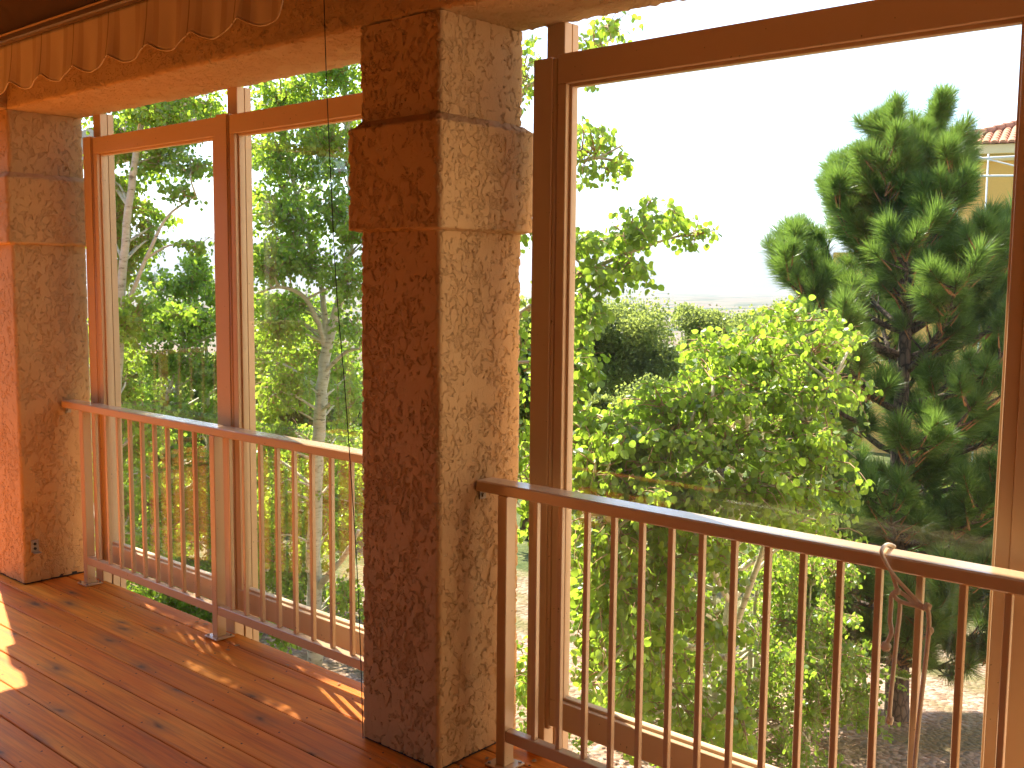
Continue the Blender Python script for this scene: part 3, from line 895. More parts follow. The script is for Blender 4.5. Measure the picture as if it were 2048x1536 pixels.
# ================================================================== TREES
LEAF = np.array([(0, 0, 0), (0.34, 0.07, 0.02), (0.52, 0.38, 0.07), (0.40, 0.74, 0.05), (0, 1.02, -0.03), (-0.40, 0.74, 0.05), (-0.52, 0.38, 0.07), (-0.34, 0.07, 0.02)])
def frames(dirs, nrm):
    y = dirs / np.linalg.norm(dirs, axis=1, keepdims=True)
    z = nrm - (nrm * y).sum(1, keepdims=True) * y
    z /= np.maximum(np.linalg.norm(z, axis=1, keepdims=True), 1e-6)
    x = np.cross(y, z)
    return x, y, z
def leaves_quads(name, pos, dirs, nrm, size, mat, rnd):
    x, y, z = frames(dirs, nrm)
    L = np.array([(0, 0, 0), (0.42, 0.5, 0.05), (0, 1.05, 0), (-0.42, 0.5, 0.05)])
    V = pos[:, None, :] + size[:, None, None] * (L[None, :, 0, None] * x[:, None, :] + L[None, :, 1, None] * y[:, None, :] + L[None, :, 2, None] * z[:, None, :])
    n = len(pos)
    me = np_mesh(name, V.reshape(-1, 3), np.arange(4 * n), np.full(n, 4), mat)
    me.attributes.new('rnd', 'FLOAT', 'FACE').data.foreach_set('value', rnd.astype(np.float32))
    return me
def leaves_mesh(name, pos, dirs, nrm, size, mat, rnd):
    x, y, z = frames(dirs, nrm)
    L = LEAF
    V = pos[:, None, :] + size[:, None, None] * (L[None, :, 0, None] * x[:, None, :] + L[None, :, 1, None] * y[:, None, :] + L[None, :, 2, None] * z[:, None, :])
    n = len(pos)
    base = (np.arange(n) * 8)[:, None]
    A = base + np.array([0, 1, 2, 3, 4]); B = base + np.array([0, 4, 5, 6, 7])
    flat = np.concatenate((A, B), 1).ravel()
    me = np_mesh(name, V.reshape(-1, 3), flat, np.full(2 * n, 5), mat)
    at_ = me.attributes.new('rnd', 'FLOAT', 'FACE')
    at_.data.foreach_set('value', np.repeat(rnd, 2).astype(np.float32))
    return me
_leaf_obj_mesh = {}
def leaf_single(mat):
    if mat.name not in _leaf_obj_mesh:
        me = np_mesh('leaf', LEAF, [0, 1, 2, 3, 4, 0, 4, 5, 6, 7], np.array([5, 5]), mat)
        a = me.attributes.new('rnd', 'FLOAT', 'FACE'); a.data.foreach_set('value', [0.6, 0.6])
        _leaf_obj_mesh[mat.name] = me
    return _leaf_obj_mesh[mat.name]

def nearest_on(paths, p, below=True):
    best, bd = None, 1e9
    for k, path in enumerate(paths):
        for q in path:
            d = (q - p).length * (1.0 if k == 0 or (q - p).length < 0.7 else 1.9) + (0.9 * max(0, q.z - p.z + 0.15))
            if d < bd: bd, best = d, q
    return best

def aspen(name, label, trunks, clumps, leaf, seed, mat='leaf', n_leaf_objs=300, behind=(), spacing=0.018, dens=2.2, group='aspen trees outside the screens'):
    """trunks: list of [(px,py,depth,radius)...]; clumps: (px,py,depth,rx,ry,rdepth,n_twigs[,leaf])"""
    rs = random.Random(seed); rg = np.random.default_rng(seed)
    base = at(*trunks[0][0][:3])
    base.z = float(ground_z(base.x, base.y))
    root = empty(name, base, label, 'tree', group)
    paths = []
    for k, tr in enumerate(trunks):
        P = [at(*q[:3]) for q in tr]; rad = [q[3] for q in tr]
        if k == 0 or (len(tr[0]) > 4):
            g = P[0].copy(); g.z = float(ground_z(g.x, g.y)) - 0.15
            if P[0].z > g.z + 0.2:
                P = [g] + P; rad = [rad[0] * 1.15] + rad
        k_ = 6
        SP = smooth_path(P, k_)
        RR = [rad[min(i // k_, len(rad) - 1)] + (rad[min(i // k_ + 1, len(rad) - 1)] - rad[min(i // k_, len(rad) - 1)]) * (i % k_) / k_ for i in range(len(SP))]
        SP = [p + Vector((rs.gauss(0, 1), rs.gauss(0, 1), 0)) * RR[i] * 0.12 for i, p in enumerate(SP)]
        MB().tube(SP, RR, 10).build('trunk', M['aspen_bark'], root, recalc=False)
        paths.append(SP)
    limbs = MB(); twigs = MB()
    pos, dirs, nrm, size = [], [], [], []
    for c in clumps:
        px, py, dep, rx, ry, rd, nt = c[:7]; nt = int(nt * dens)
        ls = c[7] if len(c) > 7 else leaf
        for (a0, a1, b0, b1, nd) in behind:
            if a0 < px < a1 and b0 < py < b1: dep = max(dep, nd)
        C = at(px, py, dep)
        sx, sy = 1.18 * rx / F_PX * dep, 1.18 * ry / F_PX * dep
        ls = ls * 0.72
        st = nearest_on(paths, C)
        # limb into the clump
        mid = st.lerp(C, 0.5) + Vector((rs.uniform(-.1, .1), rs.uniform(-.1, .1), 0.12 * (C - st).length))
        lp = smooth_path([st, mid, C], 5)
        L = (C - st).length
        r0 = min(0.022, 0.006 + 0.012 * L)
        limbs.tube(lp, [r0 * (1 - 0.75 * i / (len(lp) - 1)) for i in range(len(lp))], 6, caps=False)
        for k in range(nt):
            while True:
                u = Vector((rs.uniform(-1, 1), rs.uniform(-1, 1), rs.uniform(-1, 1)))
                if u.length < 1: break
            u = u * (0.75 + 0.35 * rs.random())
            E = C + rt * (u.x * sx) + up * (u.y * sy) + fw * (u.z * rd)
            i0 = rs.randint(len(lp) // 2, len(lp) - 1)
            A = lp[i0]
            # twigs leave the limb and rise a little; long ones start nearer
            if (E - A).length > 0.55: A = E.lerp(A, 0.55 / (E - A).length) + Vector((0, 0, -0.04))
            Md = A.lerp(E, 0.55) + Vector((rs.uniform(-.03, .03), rs.uniform(-.03, .03), rs.uniform(0.0, .05)))
            tp = smooth_path([A, Md, E], 2)
            twigs.tube(tp, [0.0042 - 0.0030 * i / (len(tp) - 1) for i in range(len(tp))], 3, caps=False)
            ln = (E - A).length
            nl = max(4, int(ln / spacing))
            for q in range(nl):
                s = 0.22 + 0.80 * (q + rs.random()) / nl
                s = min(s, 1.0)
                f = s * (len(tp) - 1); ia = min(int(f), len(tp) - 2)
                pp = tp[ia].lerp(tp[ia + 1], f - ia)
                out = Vector((rs.gauss(0, 1), rs.gauss(0, 1), rs.gauss(0, 0.8)))
                if out.length < 1e-3: continue
                out.normalize()
                pet = rs.uniform(0.02, 0.05) * ls / 0.05
                pp = pp + out * pet + Vector((0, 0, -0.3 * pet))
                dd = out * 0.7 + Vector((0, 0, -0.75)) + Vector((rs.gauss(0, .35), rs.gauss(0, .35), rs.gauss(0, .35)))
                pos.append(pp); dirs.append(dd); nrm.append((rs.gauss(0, 1), rs.gauss(0, 1), rs.gauss(0, 0.7) + 0.35)); size.append(ls * rs.uniform(0.62, 1.12))
    if limbs.v: limbs.build('branch', M['aspen_bark'], root, recalc=False)
    if twigs.v:
        o = twigs.build('twigs', M['twig'], root, recalc=False); tag(o, kind='stuff')
    pos = np.array([tuple(p) for p in pos]); dirs = np.array([tuple(p) for p in dirs]); nrm = np.array(nrm); size = np.array(size)
    rnd = rg.random(len(pos))
    # the leaves that show largest become parts of their own
    sel = np.zeros(len(pos), bool)
    if n_leaf_objs:
        v = pos - np.array(EYE)
        zc = v @ np.array(fw); xc = 1024 + F_PX * (v @ np.array(rt)) / zc; yc = 768 - F_PX * (v @ np.array(up)) / zc
        vis = (((xc > 1150) & (xc < 1980)) | ((xc > 222) & (xc < 436)) | ((xc > 496) & (xc < 718))) & (yc > 170) & (yc < 1500)
        score = np.where(vis, size / zc, 0)
        order = np.argsort(-score)[:n_leaf_objs]
        sel[order[score[order] > 0]] = True
    keep = ~sel
    me = leaves_mesh('crown', pos[keep], dirs[keep], nrm[keep], size[keep], M[mat], rnd[keep])
    o = bpy.data.objects.new('crown', me); link(o, root); tag(o, kind='stuff')
    if sel.any():
        lm = leaf_single(M[mat])
        x, y, z = frames(dirs[sel], nrm[sel])
        for i in range(sel.sum()):
            lo = bpy.data.objects.new('leaf', lm)
            s_ = size[sel][i]
            mt = Matrix(((x[i][0], y[i][0], z[i][0]), (x[i][1], y[i][1], z[i][1]), (x[i][2], y[i][2], z[i][2]))).to_4x4() @ Matrix.Diagonal((s_, s_, s_, 1))
            mt.translation = Vector(pos[sel][i]) - base
            COL.objects.link(lo); lo.parent = root; lo.matrix_local = mt
    return len(pos)

NLEAF = 0
def fill(x0, x1, y0, y1, dep, dd, r, n, tw, leaf, seed, hole=None):
    rs = random.Random(seed); out = []
    while len(out) < n:
        x, y_ = rs.uniform(x0, x1), rs.uniform(y0, y1)
        if hole and hole(x, y_): continue
        out.append((x, y_, dep + rs.uniform(-dd, dd), r * rs.uniform(.7, 1.3), r * rs.uniform(.6, 1.1), .3 + .2 * rs.random(), max(2, int(tw * rs.uniform(.6, 1.4))), leaf * rs.uniform(.9, 1.1)))
    return out
sky_hole = lambda x, y_: (335 < x < 445 and 320 < y_ < 520)
# left trunk
NLEAF += aspen('aspen_tree', 'slender aspen with a pale leaning trunk seen in the leftmost pane',
    [[(214, 1150, 8.0, 0.042), (232, 800, 8.0, 0.037), (241, 600, 8.0, 0.034), (262, 380, 8.0, 0.029), (284, 235, 8.0, 0.024), (312, 40, 8.1, 0.016)],
     [(250, 620, 8.0, 0.018), (300, 500, 7.9, 0.014), (336, 432, 7.9, 0.010), (392, 392, 7.9, 0.006)]],
    [(250, 300, 7.9, 80, 70, .5, 26), (300, 210, 8.0, 90, 70, .6, 30), (235, 430, 7.8, 60, 80, .4, 22), (330, 310, 8.2, 60, 40, .4, 16), (395, 330, 7.9, 55, 30, .3, 14),
     (365, 385, 7.8, 45, 25, .3, 9), (240, 540, 7.7, 45, 60, .4, 20), (262, 640, 7.8, 60, 70, .5, 26), (230, 760, 7.7, 55, 70, .5, 24), (300, 480, 7.9, 35, 35, .3, 8),
     (250, 880, 7.8, 60, 80, .5, 24), (235, 1010, 7.8, 60, 80, .5, 20), (360, 130, 8.2, 110, 60, .7, 26), (400, 490, 7.9, 40, 25, .3, 7), (180, 160, 8.3, 100, 100, .7, 24)]
    + fill(205, 330, 330, 540, 8.6, .4, 45, 10, 8, .05, 18) + fill(30, 330, -520, -60, 6.4, .8, 100, 12, 8, .05, 31) + fill(205, 330, 520, 1180, 8.0, .7, 48, 22, 9, .05, 1) + fill(205, 445, 180, 340, 8.2, .6, 50, 12, 9, .05, 2, sky_hole),  # the clumps high above the view are added to shade the deck
    0.050, 21, behind=[(225, 305, 220, 520, 8.45), (215, 262, 520, 1200, 8.4)])
# forked trunk
NLEAF += aspen('aspen_tree', 'large forked aspen with a thick white trunk left of the middle column',
    [[(626, 1335, 9.4, 0.072), (630, 1120, 9.4, 0.065), (632, 950, 9.4, 0.060), (641, 800, 9.4, 0.055), (655, 690, 9.4, 0.048), (690, 560, 9.5, 0.034), (704, 420, 9.6, 0.034), (694, 250, 9.7, 0.026), (684, 60, 9.8, 0.014)],
     [(652, 700, 9.4, 0.030), (634, 640, 9.3, 0.024), (606, 592, 9.2, 0.020), (560, 574, 9.1, 0.014), (520, 585, 9.0, 0.008)],
     [(648, 745, 9.4, 0.022), (690, 705, 9.2, 0.016), (720, 698, 9.1, 0.010)],
     [(632, 1180, 9.4, 0.034), (690, 1110, 9.1, 0.022), (718, 1060, 9.0, 0.016)],
     [(655, 690, 9.4, 0.030), (640, 560, 9.5, 0.024), (600, 420, 9.6, 0.018), (560, 260, 9.7, 0.010)]],
    [(560, 190, 9.4, 90, 60, .7, 34), (660, 150, 9.5, 90, 60, .7, 34), (545, 310, 9.3, 60, 60, .5, 24), (640, 290, 9.4, 80, 60, .6, 30), (560, 430, 9.2, 70, 60, .5, 28),
     (660, 420, 9.2, 60, 60, .6, 22), (540, 540, 9.1, 60, 50, .5, 24), (610, 520, 9.1, 60, 50, .5, 22), (690, 560, 9.0, 50, 60, .5, 20), (545, 650, 9.0, 55, 60, .5, 26),
     (700, 660, 8.9, 40, 50, .4, 14), (560, 770, 9.1, 60, 60, .5, 24), (700, 800, 8.9, 40, 70, .5, 18), (530, 880, 9.1, 50, 60, .5, 20), (600, 900, 9.2, 45, 50, .5, 8), (690, 930, 9.0, 45, 60, .5, 18),
     (560, 1010, 9.1, 80, 60, .6, 22), (680, 1060, 9.0, 50, 60, .5, 18), (545, 1130, 9.0, 70, 60, .6, 20), (690, 1190, 9.0, 40, 50, .4, 14), (540, 1230, 8.8, 60, 40, .5, 16), (640, 60, 9.6, 140, 70, .8, 30), (800, 200, 9.5, 100, 130, .8, 36), (800, 480, 9.4, 90, 130, .7, 30)]
    + fill(495, 725, 180, 760, 9.3, .7, 50, 26, 8, .052, 3) + fill(495, 725, 760, 1280, 9.3, .7, 50, 18, 7, .052, 4) + fill(495, 725, 440, 680, 9.6, .6, 50, 14, 9, .05, 14) + fill(495, 725, 200, 460, 9.8, .6, 50, 16, 8, .05, 17),
    0.052, 22, behind=[(585, 700, 640, 1400, 9.95)])
# thicket behind them
NLEAF += aspen('aspen_tree', 'dense many-stemmed aspen thicket filling the left panes behind the trunks',
    [[(330, 1180, 11.0, 0.035), (345, 900, 11.0, 0.030), (362, 700, 11.0, 0.022), (385, 560, 11.0, 0.012)],
     [(300, 1180, 10.8, 0.028, 1), (330, 820, 10.8, 0.022), (372, 720, 10.8, 0.014), (400, 690, 10.8, 0.008)],
     [(420, 1180, 11.2, 0.03, 1), (418, 900, 11.2, 0.026), (410, 640, 11.2, 0.012)],
     [(520, 1200, 11.4, 0.03, 1), (508, 880, 11.4, 0.026), (512, 640, 11.4, 0.012)]],
    [(345, 575, 10.8, 50, 40, .5, 26), (405, 560, 10.9, 45, 50, .5, 26), (310, 640, 10.8, 60, 50, .6, 34), (390, 650, 10.9, 60, 50, .6, 36), (330, 730, 10.8, 70, 50, .6, 34), (410, 740, 10.9, 60, 50, .6, 32),
     (310, 820, 10.8, 70, 50, .6, 28), (400, 830, 10.9, 70, 50, .6, 30), (320, 910, 10.7, 80, 60, .6, 30), (410, 930, 10.8, 60, 60, .6, 26), (300, 1010, 10.6, 80, 60, .6, 28), (400, 1040, 10.6, 70, 60, .6, 24),
     (280, 1110, 10.4, 80, 50, .6, 26), (390, 1140, 10.4, 80, 50, .6, 24), (330, 1215, 10.2, 90, 40, .6, 26), (460, 1230, 10.2, 90, 40, .6, 24), (500, 700, 11.2, 60, 90, .6, 40), (600, 680, 11.6, 70, 90, .6, 40), (690, 730, 11.6, 60, 90, .6, 34),
     (510, 980, 11.2, 60, 100, .6, 36), (610, 1000, 11.6, 80, 100, .6, 44), (700, 1000, 11.6, 50, 100, .6, 30), (600, 1160, 11.2, 80, 60, .6, 30), (560, 1290, 10.4, 80, 30, .5, 22), (690, 1270, 10.6, 50, 40, .5, 16), (250, 1190, 9.6, 70, 40, .5, 24)]
    + fill(210, 450, 540, 1260, 11, 1.0, 55, 40, 11, .054, 5) + fill(490, 730, 560, 1320, 11.6, 1.0, 55, 40, 11, .054, 6) + fill(380, 450, 520, 600, 11, .5, 35, 4, 10, .054, 7),
    0.052, 23)
# tree behind the middle column
NLEAF += aspen('aspen_tree', 'aspen hidden behind the middle column, its leafy branches reaching right into the white sky',
    [[(940, 1400, 5.6, 0.06), (945, 1000, 5.6, 0.055), (955, 600, 5.6, 0.045), (965, 250, 5.6, 0.03), (980, -100, 5.7, 0.018)],
     [(950, 700, 5.6, 0.026), (1080, 600, 5.3, 0.018), (1200, 530, 5.1, 0.012), (1330, 480, 5.0, 0.007), (1405, 462, 5.0, 0.004)],
     [(955, 400, 5.6, 0.02), (1080, 330, 5.2, 0.012), (1180, 320, 5.0, 0.007), (1245, 290, 5.0, 0.004)],
     [(960, 240, 5.6, 0.02), (1080, 160, 5.3, 0.012), (1170, 120, 5.1, 0.006), (1240, 60, 5.1, 0.003)]],
    [(1185, 110, 5.0, 60, 55, .3, 9, .046), (1215, 60, 5.1, 60, 30, .3, 6, .046), (1205, 280, 5.0, 55, 40, .25, 8, .046), (1225, 345, 5.0, 45, 30, .25, 6, .046), (1165, 300, 5.0, 30, 90, .3, 8, .046),
     (1175, 490, 5.1, 60, 35, .35, 14, .048), (1260, 470, 5.0, 70, 40, .35, 18, .048), (1330, 440, 5.0, 50, 40, .3, 10, .046), (1385, 475, 5.0, 45, 30, .25, 7, .046), (1290, 420, 5.0, 35, 40, .25, 5, .044),
     (1190, 560, 5.0, 70, 40, .35, 20), (1265, 540, 5.0, 60, 35, .3, 12), (1170, 640, 4.9, 45, 50, .35, 16), (1165, 740, 4.9, 45, 50, .35, 14), (1055, 150, 5.3, 25, 110, .2, 6), (1050, 420, 5.3, 25, 120, .2, 6), (1050, 700, 5.3, 25, 120, .2, 6), (1050, 950, 5.3, 25, 120, .2, 6)] + fill(1035, 1070, 900, 1450, 5.8, .2, 30, 9, 4, .05, 15),
    0.050, 24)
# near aspen on the right
NLEAF += aspen('aspen_tree', 'bushy sunlit aspen close behind the large pane, left of the pine',
    [[(1440, 1900, 5.4, 0.045), (1450, 1500, 5.4, 0.040), (1462, 1150, 5.4, 0.032), (1490, 850, 5.4, 0.020), (1540, 640, 5.4, 0.008)],
     [(1400, 1950, 5.0, 0.035, 1), (1360, 1500, 5.0, 0.030), (1290, 1150, 5.0, 0.022), (1240, 900, 5.0, 0.012)],
     [(1455, 1300, 5.3, 0.020), (1560, 1000, 5.1, 0.012), (1640, 800, 5.0, 0.007), (1690, 730, 5.0, 0.004)],
     [(1290, 1150, 4.9, 0.020), (1200, 1010, 4.5, 0.014), (1150, 985, 4.4, 0.009)],
     [(1455, 1200, 5.2, 0.016), (1340, 930, 4.8, 0.012), (1420, 850, 4.7, 0.006)]],
    [(1400, 700, 5.3, 60, 40, .4, 12), (1500, 690, 5.2, 90, 50, .4, 22), (1570, 630, 5.2, 60, 35, .3, 12), (1640, 690, 5.1, 50, 40, .3, 12), (1400, 790, 5.0, 110, 50, .5, 30), (1530, 790, 5.0, 100, 50, .5, 32), (1640, 790, 5.0, 60, 50, .4, 18),
     (1290, 800, 4.9, 60, 40, .4, 12), (1220, 880, 4.7, 70, 50, .4, 20), (1330, 880, 4.7, 90, 55, .5, 30), (1460, 890, 4.8, 100, 50, .5, 32), (1580, 890, 4.9, 80, 55, .5, 26), (1660, 880, 5.0, 40, 50, .3, 10),
     (1180, 970, 4.5, 50, 60, .4, 16), (1270, 980, 4.5, 90, 60, .5, 28), (1390, 990, 4.6, 100, 50, .5, 30), (1510, 990, 4.7, 90, 50, .5, 26), (1620, 980, 4.8, 60, 60, .4, 18), (1700, 985, 4.8, 40, 25, .25, 6), (1560, 1050, 5.0, 90, 40, .4, 16),
     (1180, 1080, 4.3, 40, 50, .3, 9), (1240, 1120, 4.3, 60, 50, .4, 12), (1190, 1200, 4.2, 40, 50, .3, 7), (1270, 1230, 4.2, 70, 55, .4, 12), (1200, 1300, 4.1, 50, 45, .3, 7), (1340, 1150, 4.5, 60, 60, .4, 12), (1320, 1310, 4.3, 60, 60, .4, 9), (1180, 1370, 4.0, 40, 35, .3, 6),
     (1390, 1240, 4.6, 45, 60, .4, 8), (1410, 1110, 4.6, 60, 40, .4, 9), (1250, 1400, 4.2, 70, 30, .3, 7), (1370, 1420, 4.4, 60, 40, .3, 6)]
    + fill(1150, 1690, 760, 1090, 5.2, .7, 60, 44, 7, .046, 8, lambda x, y_: x < 1400 - (y_ - 760) * 1.2) + fill(1380, 1680, 620, 800, 5.4, .4, 45, 12, 6, .046, 9, lambda x, y_: y_ < 700 - (x - 1380) * .3) + fill(1130, 1480, 1050, 1500, 4.7, .5, 55, 34, 6, .052, 10) + fill(1130, 1400, 780, 1060, 5.0, .5, 60, 26, 7, .05, 13) + fill(1380, 1700, 640, 800, 5.3, .3, 30, 16, 4, .05, 16, lambda x, y_: y_ < 740 - (x - 1380) * .4),
    0.046, 25, dens=1.85)
# young stems farther down the slope
NLEAF += aspen('aspen_tree', 'cluster of young thin-stemmed aspens seen low through the right balusters',
    [[(1428, 1500, 8.2, 0.020), (1430, 1340, 8.2, 0.018), (1428, 1180, 8.2, 0.014), (1432, 1060, 8.2, 0.008)],
     [(1486, 1560, 8.0, 0.022, 1), (1494, 1400, 8.0, 0.020), (1508, 1230, 8.0, 0.015), (1522, 1080, 8.0, 0.008)],
     [(1500, 1560, 8.1, 0.012, 1), (1506, 1400, 8.1, 0.010), (1512, 1250, 8.1, 0.006)],
     [(1620, 1600, 7.8, 0.016, 1), (1615, 1350, 7.8, 0.012), (1622, 1150, 7.8, 0.006)]],
    [(1440, 1130, 8.0, 50, 50, .4, 16, .04), (1520, 1140, 7.9, 70, 60, .5, 26, .04), (1600, 1130, 7.8, 60, 60, .5, 20, .04), (1670, 1140, 7.8, 40, 50, .4, 10, .04), (1570, 1240, 7.8, 80, 60, .5, 26, .04), (1660, 1260, 7.8, 50, 60, .4, 14, .04),
     (1600, 1340, 7.7, 80, 50, .5, 24, .04), (1540, 1420, 7.7, 70, 50, .5, 20, .04), (1640, 1430, 7.6, 60, 50, .5, 18, .04), (1470, 1370, 7.8, 50, 60, .4, 12, .04), (1450, 1460, 7.7, 60, 40, .4, 14, .04), (1560, 1500, 7.6, 90, 40, .5, 20, .04), (1380, 1290, 8.2, 50, 60, .4, 12, .04), (1710, 1400, 7.6, 30, 40, .3, 6, .04), (1300, 1480, 7.9, 60, 30, .4, 8, .04), (1820, 1360, 8.0, 30, 30, .3, 4, .04)] + fill(1140, 1730, 1060, 1540, 8.4, 1.2, 50, 90, 10, .046, 12),
    0.040, 26)

# farther, finer foliage
def far_tree(label, px, py, dep, rx, ry, n, leaf, seed, mat='leaf_fine', lobes=24, place=None):
    rs = np.random.default_rng(seed)
    if place is None: c = at(px, py, dep); sx = rx / F_PX * dep; sy = ry / F_PX * dep
    else: c = Vector(place); sx, sy = rx, ry
    base = Vector((c.x, c.y, float(ground_z(c.x, c.y))))
    root = empty('broadleaf_tree', base, label, 'tree', 'trees farther down the slope')
    top = c.z + sy * 0.4
    tr = MB(); rr = 0.02 * (top - base.z) + 0.03
    tr.tube([base - Vector((0, 0, .2)), base.lerp(c, 0.5) + Vector((.1, .05, 0)), Vector((c.x, c.y, top))], [rr, rr * .7, rr * .2], 8)
    tr.build('trunk', M['pine_bark'], root, recalc=False)
    lob = rs.normal(size=(lobes, 3)); lob /= np.linalg.norm(lob, axis=1, keepdims=True); lob *= rs.uniform(0.2, 0.86, (lobes, 1))
    lr = rs.uniform(0.16, 0.36, lobes)
    br = MB()
    for q, r_ in zip(lob, lr):
        e = c + Vector((q[0] * sx, q[1] * sx, q[2] * sy))
        s_ = Vector((c.x, c.y, min(e.z - 0.2 * sy, top - 0.1)))
        br.tube([s_, s_.lerp(e, .5) + Vector((0, 0, .05 * sy)), e], [rr * .35, rr * .2, rr * .08], 5, caps=False)
    br.build('branch', M['pine_bark'], root, recalc=False)
    k = rs.integers(0, lobes, n)
    d = rs.normal(size=(n, 3)); d /= np.linalg.norm(d, axis=1, keepdims=True)
    rad = rs.uniform(0.55, 1.0, n) ** 0.5 * (1 + 0.20 * rs.normal(size=n))
    p = lob[k] + d * (lr[k] * rad)[:, None]
    pos = np.array(c) + p * np.array([sx, sx, sy])
    pos += 0.05 * sy * np.sin(pos[:, [1, 2, 0]] * 9 / sy)
    dirs = rs.normal(size=(n, 3)) + np.array([0, 0, -0.3]); nrm = rs.normal(size=(n, 3)) + np.array([0, 0, 0.5])
    me = leaves_quads('crown', pos, dirs, nrm, leaf * 1.15 * rs.uniform(.6, 1.2, n), M[mat], rs.random(n))
    o = bpy.data.objects.new('crown', me); link(o, root); tag(o, kind='stuff')
far_tree('olive green rounded tree below the aspen branch, left of the distant valley', 1220, 690, 20, 170, 150, 60000, 0.052, 41)
far_tree('pale green rounded tree just below the distant valley', 1445, 690, 23, 125, 105, 42000, 0.055, 42)
far_tree('green tree between the valley view and the pine', 1590, 700, 26, 110, 105, 32000, 0.06, 43)
far_tree('tree low behind the aspens in the large pane', 1330, 900, 15, 170, 150, 21280, 0.0465, 44)
far_tree('tree crown behind the forked trunk in the left opening', 590, 760, 17, 170, 170, 29259, 0.0527, 45)
far_tree('tree crown behind the slender trunk at the far left', 330, 820, 17, 170, 180, 29259, 0.0527, 46)
far_tree('tree crown showing in the gap beside the middle column', 1050, 760, 16, 120, 190, 9800, 0.08, 47)
far_tree('shaded shrubby tree low behind the pine trunk', 1860, 1130, 14, 210, 200, 18200, 0.075, 48)
far_tree('tree behind the left edge of the large pane', 1190, 880, 12, 110, 110, 8400, 0.065, 52)

far_tree('tree crown behind the aspens at the right of the left opening', 720, 900, 19, 170, 190, 26600, 0.0558, 49)
far_tree('broad tree low behind the left aspens', 460, 1010, 16, 190, 150, 14000, 0.085, 50)
far_tree('tree far behind the young aspens at the lower right', 1560, 1180, 15, 190, 150, 12600, 0.075, 51)
# added dark trees beyond the open deck end, darkening what the panes reflect
for k, (x_, y_, h_) in enumerate(((-17.0, -3.0, 1.2), (-18.0, -7.0, 1.6), (-16.0, -11.0, 1.3), (-12.5, -13.5, 1.5), (-18.5, 0.8, 1.0), (-9.0, -14.5, 1.4))):
    far_tree('%s added dark tree beyond the deck end, counted from its railing corner' % ('second', 'third', 'fourth', 'fifth', 'first', 'sixth')[k], 0, 0, 0, 3.0, 4.6, 14000, 0.17, 60 + k, mat='dark_foliage', place=(x_, y_, h_))

# ---- pine
def tuft_mesh(seed, ln=0.185, n=300, stem=0.16):
    rs = np.random.default_rng(seed)
    t = rs.uniform(0.05, 1.0, n) ** 0.8
    ang = rs.uniform(0, 2 * math.pi, n)
    tilt = R(24) + (1 - t) * R(40) + rs.normal(0, R(9), n)
    base = np.stack((0.004 * np.cos(ang), 0.004 * np.sin(ang), t * stem), -1)
    dirv = np.stack((np.sin(tilt) * np.cos(ang), np.sin(tilt) * np.sin(ang), np.cos(tilt)), -1)
    L = ln * rs.uniform(0.7, 1.12, n)
    side = np.cross(dirv, rs.normal(size=(n, 3))); side /= np.linalg.norm(side, axis=1, keepdims=True)
    w = 0.0016
    bend = np.array([0, 0, -0.012])
    mid = base + dirv * (L * 0.55)[:, None]
    tip = base + dirv * L[:, None] + bend
    V = np.stack((base - side * w, base + side * w, mid + side * w, mid - side * w, tip), 1).reshape(-1, 3)
    b5 = (np.arange(n) * 5)[:, None]
    Q = b5 + np.array([0, 1, 2, 3]); T = b5 + np.array([3, 2, 4])
    flat = np.concatenate((Q, T), 1).ravel(); ll = np.tile([4, 3], n)
    rnd = np.repeat(np.clip(rs.normal(.5, .25, n), 0, 1), 2)
    # shoot
    mb = MB().tube([(0, 0, -0.10), (0.004, 0, stem * 0.5), (0, 0.003, stem + 0.02)], [0.0075, 0.006, 0.0035], 5)
    for k in range(3):
        a = 2.1 * k + seed
        mb.tube([(0, 0, stem * 0.9), (0.02 * math.cos(a), 0.02 * math.sin(a), stem + 0.02)], [0.004, 0.003], 4)
    nv = len(V); V = np.concatenate((V, np.array(mb.v)))
    sf = [[i + nv for i in f] for f in mb.f]
    flat = np.concatenate((flat, np.array([i for f in sf for i in f]))); ll = np.concatenate((ll, [len(f) for f in sf]))
    mi = np.concatenate((np.zeros(2 * n), np.ones(len(sf))))
    me = np_mesh('needle_tuft', V, flat, ll, [M['needle'], M['shoot']], mi)
    a = me.attributes.new('rnd', 'FLOAT', 'FACE'); a.data.foreach_set('value', np.concatenate((rnd, np.zeros(len(sf)))).astype(np.float32))
    return me
TUFTS = [tuft_mesh(s) for s in range(6)]

